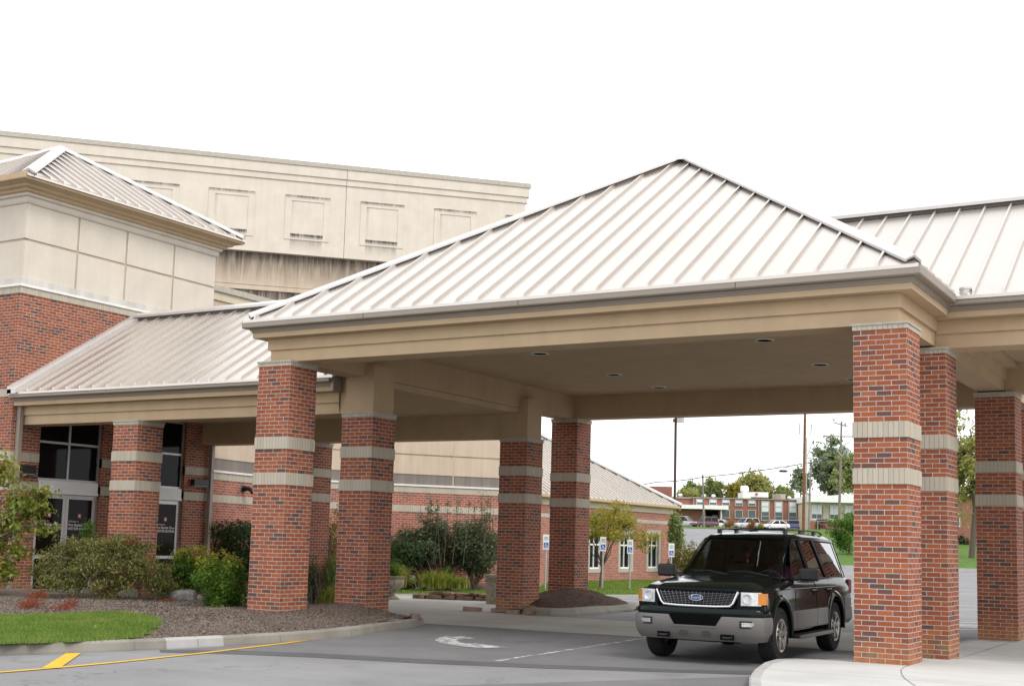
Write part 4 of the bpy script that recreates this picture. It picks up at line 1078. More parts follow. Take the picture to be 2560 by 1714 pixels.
# clipped holly hedge by the curved wall
bl=[]; rs=np.random.RandomState(8)
for _ in range(46): bl.append((rs.uniform(-21.9,-21.2),rs.uniform(9.1,13.0),rs.choice([rs.uniform(.25,1.4),1.62]),.45,.45,.36))
plant('holly_hedge','tall dense dark holly hedge in front of the curved brick wall','hedge',(-20.7,10.9,-.1),bl,17000,.085,M['lf_dark'],seed=9,surf=.5,r0=.06,up=.5)
plant('green_shrub','pale green grassy shrub at the foot of the holly hedge, beside the left pier','shrub',(-18.3,8.3,0),[(-18.2,8.2,.55,.45,.45,.4),(-18.0,8.6,.85,.3,.3,.25)],1600,.09,M['lf_green'],seed=10,surf=.6)
# planting between the two left piers
def at(u,v,dep):
    P=Vector(CAM)+dep*(_F+_R*((u-1344.04)/3198.39)-_U*((v-998.32)/3198.39)); return P
def shrub_px(name,label,u,v,dep,w,h,n,size,mat,seed,cat='shrub',nb=16,**k):
    """shrub standing on the ground whose middle top is seen at u,v"""
    P=at(u,v,dep); z0=k.pop('z0',-.05); H=P.z-z0; rs=np.random.RandomState(seed); rx=w/2
    lo=k.pop('lo',0.0)
    bl=blobset((P.x,P.y,z0+H*(.5+lo/2)),rx,rx,H*(.5-lo/2),nb,rs,(.32,.5),-.9)
    return plant(name,label,cat,(P.x,P.y,z0),bl,n,size,mat,seed=seed,**k)
shrub_px('juniper_shrub','dark upright juniper squeezed beside the right face of the left pier',787,1385,26.6,.42,1.3,1700,.085,M['lf_dark'],41,droop=-1.0,aspect=.18)
shrub_px('turning_shrub','bronze and olive leaning shrub seen in the slot between the two left piers',826,1256,38,1.0,2.4,2600,.09,M['lf_brown'],42,droop=1.0,aspect=.3)
shrub_px('green_shrub','bright green rounded shrub low in the slot between the two left piers',826,1370,34,.9,1.0,1800,.07,M['lf_green'],43,droop=-.8,aspect=.25)
# tall border against the curved wall
shrub_px('round_shrub','rounded dark green shrub just right of the second pier, below the wall band',1003,1326,41.5,1.5,2.0,8000,.085,M['lf_dark'],44)
shrub_px('border_shrub','tall grey green shrub in the middle of the curved wall border',1075,1306,42.4,2.1,2.2,12000,.09,M['lf_grey'],45,nb=24,lo=.38,droop=.6)
shrub_px('border_shrub','tall loose shrub with yellow flecks next to the third pier',1190,1304,42.7,2.3,2.3,13000,.095,M['lf_grey'],46,nb=28,lo=.16)
def sprigs(name,label,us,dep,zb,zt,n,mat,seed):
    rs=np.random.RandomState(seed); P0=at(sum(us)/2,1300,dep); root=empty(name,(P0.x,P0.y,zb),label,'plant'); m=MB(); pts=[]
    for i in range(n):
        u=rs.uniform(*us); P=at(u,1300,dep+rs.uniform(-.5,.5)); h=rs.uniform(*zt); lean=rs.normal()*.15
        a=Vector((P.x,P.y,zb));b=Vector((P.x+lean,P.y+lean*.5,h)); m.tube([a,a.lerp(b,.6)+Vector((lean*.2,0,.05)),b],[.012,.009,.005],4)
        for k in range(8):
            q=a.lerp(b,rs.uniform(.55,1.02)); pts.append((q.x,q.y,q.z,.10,.10,.09))
    m.build('stems',M['bark'],root); leaves('foliage',pts,len(pts)*9,.075,mat,root,rs,surf=.6,droop=.4,aspect=.45)
sprigs('tall_perennial','wispy tall perennial stems rising across the pale wall band',(1030,1240),41.9,.75,(2.2,3.05),26,M['lf_grey'],47)
def tuft(name,label,pts,n,h,mat,seed,w=.012,cat='plant'):
    rs=np.random.RandomState(seed); V=[];F=[]
    for (x,y,z,sp) in pts:
        for _ in range(n):
            a=rs.uniform(0,6.28); L=h*rs.uniform(.6,1.15); out=L*rs.uniform(.25,.75); bx=x+rs.normal()*sp;by=y+rs.normal()*sp; c,s=math.cos(a),math.sin(a); k=len(V); ww=w*rs.uniform(.7,1.4)
            for t in (0,.35,.7,1.0):
                q=out*t**1.6; zz=z+L*(t-.38*t*t*t*(out/L+.3)); wd=ww*(1-t*.85)
                V+= [(bx+c*q-s*wd,by+s*q+c*wd,zz),(bx+c*q+s*wd,by+s*q-c*wd,zz)]
            for i in range(3): F.append((k+2*i,k+2*i+1,k+2*i+3,k+2*i+2))
    x=sum(p[0] for p in pts)/len(pts);y=sum(p[1] for p in pts)/len(pts)
    o=tri_mesh(name,V,F,mat); tag(o,label,cat); return o
def gp(u,dep,z=-.03):
    P=at(u,1400,dep); return (P.x,P.y,z)
tuft('daylily_clump','yellowing daylily clump in the middle of the curved wall border',[(*gp(u,41.0,.03),.16) for u in (1070,1080,1090,1099,1108)],110,.72,M['lf_lily'],51)
tuft('daylily_clump','small arching daylily clump at the right end of the border before the third pier',[(*gp(u,41.0,.03),.10) for u in (1137,1147,1156)],90,.52,M['lf_lily'],52)
tuft('daylily_clump','tall yellow green lily clump behind the stone urn',[(*gp(u,40.6,.03),.14) for u in (975,986,996)],80,.95,M['lf_lily'],53)
tuft('ornamental_grass','yellow striped ornamental grass low between the two left piers',[(*gp(u,30.5),.10) for u in (812,828,838)],60,.62,M['lf_lily'],54)
shrub_px('border_plant','small bright green leafy plant right of the daylilies',1117,1414,41.8,.6,.75,900,.08,M['lf_green'],55,cat='plant',nb=8)
shrub_px('border_plant','low dark leafy plant in front between the pale rocks',1035,1440,41,.5,.5,800,.06,M['lf_far'],56,cat='plant',nb=8)
# rocks
def rock(name,label,c,r,mat,seed,group=None,sq=(1,1,.7)):
    rs=np.random.RandomState(seed); bm=bmesh.new(); bmesh.ops.create_icosphere(bm,subdivisions=3,radius=1)
    ph=rs.uniform(0,6,9)
    for v in bm.verts:
        p=v.co; f=1+.16*math.sin(p.x*2.3+ph[0])*math.sin(p.y*2.7+ph[1])+.13*math.sin(p.z*3.1+ph[2]+p.x*2)+.06*math.sin(p.y*7+ph[3])*math.sin(p.x*6+ph[4])
        v.co=Vector((p.x*sq[0],p.y*sq[1],p.z*sq[2]))*f*r
    for f in bm.faces: f.smooth=True
    me=bpy.data.meshes.new(name); bm.to_mesh(me); bm.free(); me.materials.append(mat); o=link(name,me); o.location=c; o.rotation_euler=(0,0,rs.uniform(0,6))
    tag(o,label,'rock',group); return o
rock('boulder','grey boulder half buried at the right skirt of the laceleaf maple',(-15.6,2.05,.20),.27,M['rockgrey'],1,sq=(1.2,1,.7))
rock('boulder','pale streaked boulder under the laceleaf maple behind its trunk',(-16.75,1.65,.22),.20,M['rockgrey'],2)
for k,(u,v,dep,r,sq_,t) in enumerate(((1014,1426,41.4,.12,(1.1,1,.85),'rounded pinkish boulder on top of the rock group behind the urn'),(1020,1440,41.4,.22,(1.2,1,.5),'flat topped pinkish rock below the round boulder behind the urn'),(1056,1456,41.2,.13,(.9,.9,1.1),'small upright pinkish rock left of the daylilies'),(1061,1464,40.9,.15,(1.3,1,.6),'low pinkish rock in front of the small upright one'),(1128,1464,41.6,.13,(2.2,1,.4),'flat grey rock at the front of the daylilies'),(1013,1459,41.2,.27,(1.0,1,.85),'large shadowed rock lowest in the group behind the urn'))):
    P=at(u,v,dep); rock('border_rock',t,P,r,M['rock'] if k!=4 else M['rockgrey'],20+k,sq=sq_)
# flat stone edging
def slabstone(name,label,c,l,w,h,rz,seed,group=None,mat=None):
    rs=np.random.RandomState(seed); bm=bmesh.new(); bmesh.ops.create_cube(bm,size=1); bmesh.ops.subdivide_edges(bm,edges=bm.edges,cuts=3,use_grid_fill=True)
    for v in bm.verts:
        v.co=Vector((v.co.x*l,v.co.y*w,v.co.z*h))+Vector(rs.normal(size=3))*min(l,w)*.035*Vector((1,1,.35)).length/1.4
        if abs(v.co.x)>l*.42 and abs(v.co.y)>w*.4: v.co.x*=.88;v.co.y*=.85
    for f in bm.faces: f.smooth=True
    me=bpy.data.meshes.new(name); bm.to_mesh(me); bm.free(); me.materials.append(mat or M['rockbrown']); o=link(name,me); o.location=c; o.rotation_euler=(rs.normal()*.04,rs.normal()*.04,rz); tag(o,label,'stone',group); return o
g='flat stones of the low ledge in the courtyard'
rs=np.random.RandomState(5); A=Vector((-16.9,12.35));Bv=Vector((-14.35,13.05)); d=(Bv-A).normalized(); ang=math.atan2(d.y,d.x)
x=0;i=0
while x<2.6:
    l=rs.uniform(.3,.55); p=A+d*(x+l/2); slabstone('ledge_stone','flat brown stone in the bottom course of the courtyard ledge',(p.x,p.y,G+.065),l,.34,.12,ang,60+i,g); x+=l+.02;i+=1
x=.45
while x<2.5:
    l=rs.uniform(.45,.85); p=A+d*(x+l/2); slabstone('ledge_stone','flat grey brown stone in the top course of the courtyard ledge',(p.x,p.y+.02,G+.165),l,.36,.07,ang,80+i,g); x+=l+.02;i+=1
P=at(1120,1485,34.4); rock('ledge_boulder','small round brown stone sitting on the courtyard ledge',(P.x,P.y,G+.24),.10,M['rockbrown'],33)
slabstone('edging_stone','orange brown flat stone lying at the tip of the left kerb',(-10.25,2.95,.06),.55,.2,.07,-.9,90,mat=M['rock'])
for k,(x,y,l,t) in enumerate(((-11.55,8.25,.42,'flat orange stone against the front left of the mulch mound'),(-11.05,8.05,.36,'thin orange stone in front of the right hand mulch mound'),(-10.72,8.2,.30,'round topped brown stone stacked on the front of the mulch mound'),(-10.5,7.95,.30,'brown stone at the kerb end of the mulch mound'),(-12.25,8.15,.45,'thin orange stone beside the base of the third pier'),(-9.75,12.6,.5,'flat brown stone behind the mulch mound near the bays'))):
    slabstone('edging_stone',t,(x,y,G+.05+(.10 if k==2 else 0)),l,.2,.09,.1*k,95+k,mat=M['rock'] if k in (0,1,4) else M['rockbrown'])
m=MB(); m.box(-12.15,-11.35,1.25,1.5,.02,.16); m.box(-11.3,-11.05,1.35,1.6,.03,.20); o=m.build('timber_edging',M['bark'],bevel=.02); tag(o,'dark weathered timber edging lying in the mulch between the two left piers','edging')
m=MB(); m.box(-18.52,-18.22,2.75,3.1,-.1,.36); o=m.build('utility_box',M['slab'],bevel=.02); tag(o,'pale square utility box low against the brick beside the laceleaf maple','box')
# urn
ur=empty('stone_urn',(-16.85,11.2,G),'weathered stone urn planter of green plants on the paving right of the second pier','urn planter')
M['urn']=simple('weathered_stone',(.30,.265,.20),.9,0,.2,.35,10,.6,40)
m=MB()
prof=[(0,0),(.22,0),(.22,.05),(.17,.07),(.10,.12),(.085,.17),(.13,.21),(.24,.30),(.315,.43),(.325,.54),(.30,.58),(.35,.61),(.36,.645),(.30,.65),(.28,.56),(0,.55)]
m.lathe(prof,(-16.85,11.2,G),40)
m.v=[((x+16.85)*(1+.045*math.cos(20*math.atan2(y-11.2,x+16.85))*(1 if .30<z-G<.56 else 0))-16.85,(y-11.2)*(1+.045*math.cos(20*math.atan2(y-11.2,x+16.85))*(1 if .30<z-G<.56 else 0))+11.2,z) for x,y,z in m.v]
m.build('bowl',M['urn'],ur,auto=50)
rs=np.random.RandomState(3); leaves('planting',[(-16.85+rs.uniform(-.2,.2),11.2+rs.uniform(-.2,.2),G+rs.uniform(.68,.95),.16,.16,.16) for _ in range(9)],900,.085,M['lf_green'],ur,rs,surf=.6,aspect=.3,droop=-.6)
leaves('yellow_blooms',[(-16.7+rs.uniform(-.2,.25),11.1+rs.uniform(-.2,.2),G+rs.uniform(.6,1.0),.12,.12,.12) for _ in range(6)],260,.06,M['lf_lily'],ur,rs,surf=.6,aspect=.5)
pd=empty('stone_pedestal',(-13.75,11.75,G),'grey stone bench pedestal with a thick cap partly hidden by the third pier','pedestal')
m=MB(); m.box(-14.0,-13.5,11.55,11.95,G,G+.68); m.build('block',M['urn'],pd,bevel=.02)
m=MB(); m.box(-14.06,-13.44,11.49,12.01,G+.682,G+.78); m.build('cap',M['urn'],pd,bevel=.02)
# autumn tree by the annex
rs=np.random.RandomState(61); tb=(-17.45,25.15,-.05)
bl=blobset((-17.25,25.5,2.2),1.3,1.6,.9,26,rs,(.28,.42),-.7)+[(-16.4,26.9,1.6,.45,.5,.35),(-16.2,27.3,1.9,.4,.4,.3),(-16.6,26.3,1.75,.45,.5,.35),(-16.4,26.6,1.95,.3,.35,.3),(-17.7,24.3,2.7,.5,.5,.45)]
t=plant('autumn_tree','small multi-stemmed autumn tree of orange and green leaves in front of the brick annex','tree',tb,bl,9000,.10,M['lf_autumn'],trunk=[tb,(-17.45,25.15,.35),(-17.42,25.2,.7)],r0=.05,seed=62,crown_name='crown',surf=.6,droop=.4,gap=.25)
shrub_px('columnar_evergreen','narrow dark columnar evergreen at the far corner of the brick annex',1690,1262,62,.75,4,2600,.14,M['lf_far'],63,nb=14)
shrub_px('smoke_shrub','rusty olive rounded shrub behind the vehicle mirror',1722,1335,56,2.0,2,4200,.12,M['lf_brown'],64,gap=.2)
# distant trees
def tree_px(label,ul,ur,vt,vb,dep,n,size,mat,seed,nb=26,zg=None,gap=.2,name='distant_tree',group='trees behind the school',**k):
    P=at((ul+ur)/2,(vt+vb)/2,dep); w=(ur-ul)/3198*dep*1.18; h=(vb-vt)/3198*dep*1.12; z0=hgt(dep) if zg is None else zg
    rs=np.random.RandomState(seed); bl=blobset((P.x,P.y,P.z),w*.5,w*.5,h*.5,nb,rs,(.26,.42),-.85)
    tr=[(P.x,P.y,z0-.3),(P.x+.05*w,P.y,z0+(P.z-z0)*.5),(P.x,P.y,P.z)]
    return plant(name,label,'tree',(P.x,P.y,z0),bl,int(n*1.5),size*1.1,mat,trunk=tr,r0=w*.035,seed=seed,group=group,crown_name='crown',surf=.55,gap=gap,**k)
q=lambda px:1640+px/4.684
r=lambda py:1020+py/4.684
tree_px('low yellow green tree behind the school next to the light pole',q(270),q(530),r(955),r(1090),262,2600,.55,M['lf_faryel'],71)
tree_px('grey green open tree behind the school, left of the short pole',q(320),q(560),r(880),r(1090),275,2400,.6,M['lf_far'],72,gap=.35)
tree_px('yellow green tree right behind the short wooden pole',q(560),q(800),r(845),r(1090),268,3200,.55,M['lf_far'],73)
tree_px('large domed yellow and green tree over the middle of the school roof',q(850),q(1380),r(765),r(1100),272,6500,.62,M['lf_faryel'],74,nb=34)
tree_px('bushy amber tree at the left skirt of the big domed tree',q(805),q(1010),r(880),r(1100),266,2400,.5,M['lf_autumn'],75)
tree_px('low dark green tree right of the big domed tree',q(1370),q(1600),r(915),r(1100),270,2600,.5,M['lf_far'],76)
tree_px('very tall open dark tree behind the brown utility pole',q(1800),q(2330),r(370),r(1020),250,6000,.75,M['lf_fardark'],77,nb=40,gap=.5)
tree_px('drooping dark limb tree left of the brown utility pole',q(1570),q(1800),r(720),r(980),247,1300,.65,M['lf_fardark'],78,nb=14,gap=.55)
tree_px('mid green leafy tree behind the grey crossarm pole',q(2060),q(2420),r(540),r(1040),240,5200,.6,M['lf_far'],79,nb=28)
# right side trees
tree_px('young round green lawn tree at the tail of the dark vehicle',2075,2165,1283,1382,118,3600,.22,M['lf_green'],80,name='lawn_tree',group=None,gap=.15)
tree_px('tall yellow green maple seen in the gap between the right piers',2330,2520,1000,1290,118,9000,.34,M['lf_faryel'],81,nb=44,name='maple_tree',group=None,gap=.42)
tree_px('clipped dark hedge tree beneath the maple in the right gap',2380,2420,1338,1372,150,900,.3,M['lf_dark'],82,name='hedge_tree',group=None,zg=2.2)
for k,(a,b,t) in enumerate(((580,745,'rust red shrub left of the silver wagon in the far car park'),(870,1040,'orange shrub right of the silver wagon in the far car park'),(1030,1110,'yellow green shrub beside the white saloon in the far car park'),(1790,1880,'dry straw shrub by the maroon vehicle at the far fence'))):
    u=1700+(a+b)/2/5.323; v=1150+ (800 if k<2 else 830)/5.323
    shrub_px('far_shrub',t,u,v,199,(b-a)/5.323/3198*199,1.5,900,.22,M['lf_rust'] if k<2 else (M['lf_faryel'] if k==2 else M['lf_brown']),90+k,z0=4.3,nb=12)
# ---------------------------------------------------------------- school and far buildings
M['schoolbrick']=brick('school_brick',[(0,(.30,.105,.075)),(.6,(.34,.13,.09)),(1,(.22,.09,.07))],(.34,.24,.20),dirt=0)
M['paleblind']=simple('pale_blind',(.62,.66,.68),.5)
M['farglass']=glass('far_glass',(.10,.13,.14),.08)
def ewbox(m,e0,e1,w0,w1,z0,z1,mi=0):
    a=EW(e0,w0);b=EW(e0,w1);c=EW(e1,w1);d=EW(e1,w0)
    P=[(*a,z0),(*b,z0),(*c,z0),(*d,z0),(*a,z1),(*b,z1),(*c,z1),(*d,z1)]
    for q in ((3,2,1,0),(4,5,6,7),(0,1,5,4),(1,2,6,5),(2,3,7,6),(3,0,4,7)): m.face([P[i] for i in q],mi)
def part(name,mat,parent,*boxes):
    m=MB()
    for b in boxes: ewbox(m,*b)
    return m.build(name,mat,parent)
def wpx(px): return 28.9+(px-430)*.01569
def zpx(py): return 10.5-(py-1058)*.01569
c=EW(240,38)
S=empty('school_building',(*c,4.6),'long two-storey red brick school with metal rimmed flat roof and white ducts on top','school')
part('wall',M['schoolbrick'],S,(235.5,255,wpx(430),wpx(1712),4.0,10.42),(236.2,250,wpx(180),wpx(430),4.0,10.3),(234.0,236,wpx(180),wpx(575),4.0,8.2))
part('roof_edge',M['gutter'],S,(235.2,255.4,wpx(425),wpx(1720),10.43,10.62),(235.9,250.4,wpx(180),wpx(424),10.31,10.6))
part('entrance_canopy',M['white'],S,(231.5,236.1,wpx(180),wpx(808),8.35,8.62),(231.4,231.48,wpx(180),wpx(812),8.34,9.05))
part('entrance_recess',M['dark'],S,(235.0,235.48,wpx(575),wpx(730),4.4,8.2))
part('canopy_post',M['white'],S,(231.9,232.1,wpx(728),wpx(738),4.4,8.34))
part('entrance_door',M['farglass'],S,(234.9,234.98,wpx(655),wpx(720),4.45,7.4))
part('downspout',M['gutter'],S,(235.3,235.45,wpx(438),wpx(446),8.7,10.4),); part('downspout',M['gutter'],S,(235.3,235.45,wpx(1198),wpx(1208),4.5,10.4))
def fwin(a,b,c,d,rows=()):
    x0,x1,z1,z0=wpx(a),wpx(b),zpx(c),zpx(d); t=.13
    f=part('window',M['slab'],S,(235.3,235.49,x0-t,x1+t,z1,z1+t),(235.3,235.49,x0-t,x1+t,z0-t,z0),(235.3,235.49,x0-t,x0,z0,z1),(235.3,235.49,x1,x1+t,z0,z1),*[(235.3,235.49,x0,x1,zpx(r_)-.06,zpx(r_)+.06) for r_ in rows])
    part('pane',M['farglass'],f,(235.40,235.46,x0,x1,z0,z1))
    if c<1180: part('blind',M['paleblind'],f,(235.36,235.39,x0+.05,x1-.05,z0+(z1-z0)*.45,z1-.02))
for a,b in ((477,548),(632,706),(780,858),(932,1010),(1084,1163)): fwin(a,b,1078,1135)
for a,b in ((780,858),(932,1010),(1084,1163)): fwin(a,b,1195,1280)
for a,b in ((1238,1322),(1396,1478),(1560,1640)): fwin(a,b,1085,1300,(1140,1255))
def rooft(name,label,m,mat,cat='roof vent',parts=None):
    o=m.build(name,mat); tag(o,label,cat); return o
m=MB()
for (a,b,t,bt) in ((1070,1165,960,1050),):
    ewbox(m,240,246,wpx(1065),wpx(1160),10.6,11.95); 
ewbox(m,240,245,wpx(1160),wpx(1370),11.05,12.0)
P=EW(243,wpx(1115)); m.lathe([(0,11.95),(.55,11.95),(.55,12.15),(.80,12.2),(.80,13.0),(.55,13.25),(0,13.3)],(P[0],P[1],0),14)
a=EW(241,wpx(1175));
o=m.build('roof_duct',M['white']); tag(o,'big white rooftop duct with a round fan hood on the school','roof duct')
m=MB(); ewbox(m,239.8,239.9,wpx(1215),wpx(1240),11.4,11.8); o2=m.build('vent_panel',M['redlogo'],o)
m=MB(); ewbox(m,240,244,wpx(1462),wpx(1575),10.6,11.75); o=m.build('air_handler',M['slab']); tag(o,'pale grey air handler box on the right part of the school roof','roof unit')
m=MB(); ewbox(m,239.9,239.96,wpx(1465),wpx(1510),10.8,11.65); m.build('grille',M['gutter'],o)
for k,(px,t) in enumerate(((325,'small white roof vent on the school next to the light pole'),(607,'domed white roof vent right of the short wooden pole'),(723,'flared white roof vent second right of the short wooden pole'),(1630,'white domed roof vent left of the brown utility pole'))):
    P=EW(241,wpx(px)); m=MB(); m.lathe([(0,10.5),(.22,10.5),(.22,10.95),(.42,11.0),(.40,11.2),(.2,11.4),(0,11.42)],(P[0],P[1],0),12); rooft('roof_vent',t,m,M['white'])
c=EW(226,54); S2=empty('flat_roof_building',(*c,4.6),'low pale building with deep white roof edge right of the brown utility pole','building')
def w2(px): return 48.1+(px-1790)*.01502
def z2(py): return 9.95-(py-1092)*.01502
part('wall',M['cream'],S2,(226.5,245,w2(1800),w2(2700),4.0,9.8)); part('base',M['schoolbrick'],S2,(226.2,226.48,w2(1800),w2(2700),4.0,z2(1312)))
part('roof_edge',M['white'],S2,(224.5,246,w2(1780),w2(2720),9.85,10.95))
m=MB(); 
for a,b in ((1850,2040),(2040,2330)):
    pa=EW(228,w2(a));pb=EW(228,w2(b)); m.face([(*pa,10.95),(*pb,10.95),(*pb,11.1 if a==1850 else 11.6),(*pa,11.6 if a==1850 else 11.1)]); 
    pa2=EW(236,w2(a));pb2=EW(236,w2(b)); m.face([(*pa,11.6 if a==1850 else 11.1),(*pb,11.1 if a==1850 else 11.6),(*pb2,11.1 if a==1850 else 11.6),(*pa2,11.6 if a==1850 else 11.1)])
m.build('folded_roof',M['cap'],S2)
for a,b in ((1838,1955),(2050,2150),(2225,2320),(2400,2500)):
    f=part('window',M['white'],S2,(226.3,226.46,w2(a),w2(b),z2(1305),z2(1130)))
    part('blind',M['paleblind'],f,(226.2,226.28,w2(a)+.05,w2((a+b)/2)-.06,z2(1235),z2(1135)),(226.2,226.28,w2((a+b)/2)+.06,w2(b)-.05,z2(1235),z2(1135)))
    part('pane',M['farglass'],f,(226.2,226.28,w2(a)+.05,w2((a+b)/2)-.06,z2(1285),z2(1238)),(226.2,226.28,w2((a+b)/2)+.06,w2(b)-.05,z2(1285),z2(1238)))
part('door',M['slab'],S2,(226.2,226.4,w2(1970),w2(2035),z2(1312),z2(1135)))
c=EW(262,20); S3=empty('brick_block',(*c,6),'taller red brick block behind the annex roof, left of the light pole','building')
pL=at(1610,1222,262); pR=at(1680,1216,262)
def w3(P): return (P.x-CAM[0])*RH.x+(P.y-CAM[1])*RH.y
part('wall',M['schoolbrick'],S3,(262,280,w3(pL)-3,w3(pR),4,pR.z)); part('roof_edge',M['slab'],S3,(261.6,280.2,w3(pL)-3,w3(pL)+2.2,pL.z-1.5,pL.z-.3))
# house glimpsed between right piers
pA=at(2395,1265,150); S4=empty('brick_house',(pA.x,pA.y,2.5),'brick house glimpsed under the maple between the right piers','house')
e4=(pA.x-CAM[0])*FH.x+(pA.y-CAM[1])*FH.y; w4=w3(pA)
part('wall',M['schoolbrick'],S4,(e4,e4+10,w4-4,w4+9,2,8.2)); part('roof',M['cap'],S4,(e4-.5,e4+10.5,w4-4.5,w4+9.5,8.22,8.6))
f=part('window',M['white'],S4,(e4-.1,e4-.02,w4-.9,w4+.2,4.6,6.2)); part('pane',M['farglass'],f,(e4-.16,e4-.11,w4-.8,w4+.1,4.7,6.1))
# ---------------------------------------------------------------- poles and wires
M['polewood']=simple('brown_pole_wood',(.21,.10,.045),.9,0,.2,.3,2)
M['polegrey']=simple('grey_pole_wood',(.24,.215,.19),.9,0,.2,.25,2)
M['galv']=simple('galvanised_steel',(.42,.43,.44),.45,.4,.4,.1)
M['bronze']=simple('dark_bronze_paint',(.075,.055,.045),.5,.1,.4,.1)
def pole(name,label,b,t,r0,r1,mat,cat='utility pole'):
    root=empty(name,b,label,cat); m=MB(); m.tube([b,t],[r0,r1],10); m.build('shaft',mat,root); return root
b=at(1686,1290,82); t=at(1689.5,1042,82); b.z=hgt(82)-.1; b.x,b.y=t.x,t.y
root=empty('parking_light',b,'tall dark parking lot light pole with a box lamp head behind the brick annex','light pole')
m=MB(); m.box(t.x-.065,t.x+.065,t.y-.065,t.y+.065,b.z,t.z); m.build('shaft',M['bronze'],root)
m=MB(); d=Vector((RH.x,RH.y,0)); m.obox(Vector((t.x,t.y,t.z-.32))+d*.06-Vector((FH.x,FH.y,0))*.2,d*.46,Vector((FH.x,FH.y,0))*.4,(0,0,.30)); m.build('lamp_head',M['galv'],root,bevel=.02)
m=MB(); m.obox(Vector((t.x,t.y,t.z-.32))-d*.18-Vector((FH.x,FH.y,0))*.15,d*.11,Vector((FH.x,FH.y,0))*.3,(0,0,.20)); m.build('lamp_head',M['bronze'],root,bevel=.02)
def updown(u1,v1,u0,v0,dep):
    t=at(u1,v1,dep);b=at(u0,v0,dep); e=(b.x-CAM[0])*FH.x+(b.y-CAM[1])*FH.y; b.z=hgt(e)-.3; return b,t
def hardware(m,P,d,n):
    for a,b,r in n: m.tube([P+d*a[0]+Vector((0,0,a[1])),P+d*b[0]+Vector((0,0,b[1]))],r*1.7,5)
d=Vector((RH.x,RH.y,0))
b,t=updown(q(1748),1020,q(1725),r(1300),165); bp=pole('utility_pole','tall brown wooden utility pole with insulators and drop cables, right of the school',b,t+Vector((0,0,2)),.21,.17,M['polewood'])
k=165/3198/4.684
m=MB(); hardware(m,t,d,[((-65*k*1,-2.0),(-65*k,-3.4),.05),((-75*k,-2.5),(-55*k,-2.5),.03),((75*k,-2.0),(65*k,-3.4),.05),((130*k,-2.1),(100*k,-3.6),.03),((-85*k,-4.0),(-20*k,-6.0),.02),((95*k,-4.0),(25*k,-6.2),.035)]); m.build('insulators',M['galv'],bp)
b,t=updown(q(1766),r(345),q(1756),r(1300),164); pole('conduit_riser','pale grey steel conduit riser standing against the brown utility pole',b,t,.075,.075,M['galv'],'conduit')
b,t=updown(q(2173),r(155),q(2140),r(1300),170); gp2=pole('utility_pole','grey wooden utility pole with two crossarms beside the nearest right pier',b,t,.20,.14,M['polegrey'])
k=170/3198/4.684
m=MB(); A=t+d*(-95*k)+Vector((0,0,-10*k-.1));B=t+d*(60*k)+Vector((0,0,-62*k)); m.bar(A,B,.12,.14); A=t+d*(-185*k)+Vector((0,0,-185*k));B=t+d*(190*k)+Vector((0,0,-180*k)); m.bar(A,B,.13,.15); m.build('crossarm',M['polegrey'],gp2)
m=MB(); hardware(m,t,d,[((-92*k,.0),(-92*k,.35),.09),((45*k,-.5),(45*k,-.15),.09),((-170*k,-3.2),(-170*k,-2.7),.09),((-70*k,-3.5),(0,-4.6),.03),((75*k,-3.5),(5*k,-4.6),.03),((75*k,-3.6),(70*k,-4.6),.07)]); m.build('insulators',M['galv'],gp2)
b,t=updown(q(1813),r(600),q(1788),r(1250),190); pole('utility_pole','thin pale utility pole behind the brown one with a small transformer',b,t,.16,.12,M['polegrey'])
b,t=updown(q(547),r(775),q(562),1338,175); pole('utility_pole','short weathered wooden pole standing in front of the school entrance',b,t,.15,.12,M['polegrey'])
def wire(label,pts,rad=.03):
    m=MB(); P=[]
    for a,b in zip(pts,pts[1:]):
        for i in range(8):
            s=i/8; p=a.lerp(b,s); p.z-=.5*math.sin(math.pi*s)*.3; P.append(p)
    P.append(pts[-1]); m.tube(P,rad*1.7,4); o=m.build('overhead_wire',M['black']); tag(o,label,'wire')
wire('long dark overhead wire from the annex roof past the short pole to the brown pole',[at(1585,1209,172),at(q(0),r(862),172),at(q(545),r(805),174),at(q(1715),r(650),165)],.035)
wire('faint slack wire just above the long one near the brown pole',[at(q(1330),r(745),168),at(q(1720),r(700),165)],.02)
wire('upper pale cable from the brown pole to the grey crossarm pole',[at(q(1770),r(580),166),at(q(2310),r(605),172)],.03)
wire('lower dark cable from the brown pole to the grey crossarm pole',[at(q(1770),r(640),166),at(q(2310),r(680),172)],.025)
wire('sagging drop cable behind the thin pale pole',[at(q(1840),r(760),168),at(q(2020),r(820),170),at(q(2200),r(760),172)],.02)
wire('highest dark cable crossing the right gap',[at(2385,1132,140),at(2440,1134,140)],.03)
wire('dark cable crossing the right gap below the others',[at(2385,1180,140),at(2440,1180,140)],.035)
m=MB(); a=at(q(1490),r(735),166); m.tube([a-d*.55,a-d*.4,a+d*.4,a+d*.55],[.04,.16,.16,.04],10); o=m.build('cable_splice',M['black']); tag(o,'black lozenge splice case hanging on the cable left of the brown pole','splice case')
m=MB(); a=at(q(1500),r(690),166); m.tube([a-d*.8,a+d*.5],[.05,.08],8); o=m.build('cable_splice',M['galv']); tag(o,'thin grey splice sleeve on the long wire above the black lozenge','splice case')
# fence along the far car park
f=empty('chain_link_fence',(*EW(193,50),4.5),'thin galvanised chain link fence behind the far parked cars','fence')
m=MB(); 
for w in np.arange(36,66,2.4): P=EW(196,w); m.tube([(*P,4.4),(*P,5.95)],.04,5)
m.build('post',M['galv'],f)
m=MB(); a=EW(196,36);b=EW(196,66); m.tube([(*a,5.92),(*b,5.92)],.035,5); m.build('top_rail',M['galv'],f)
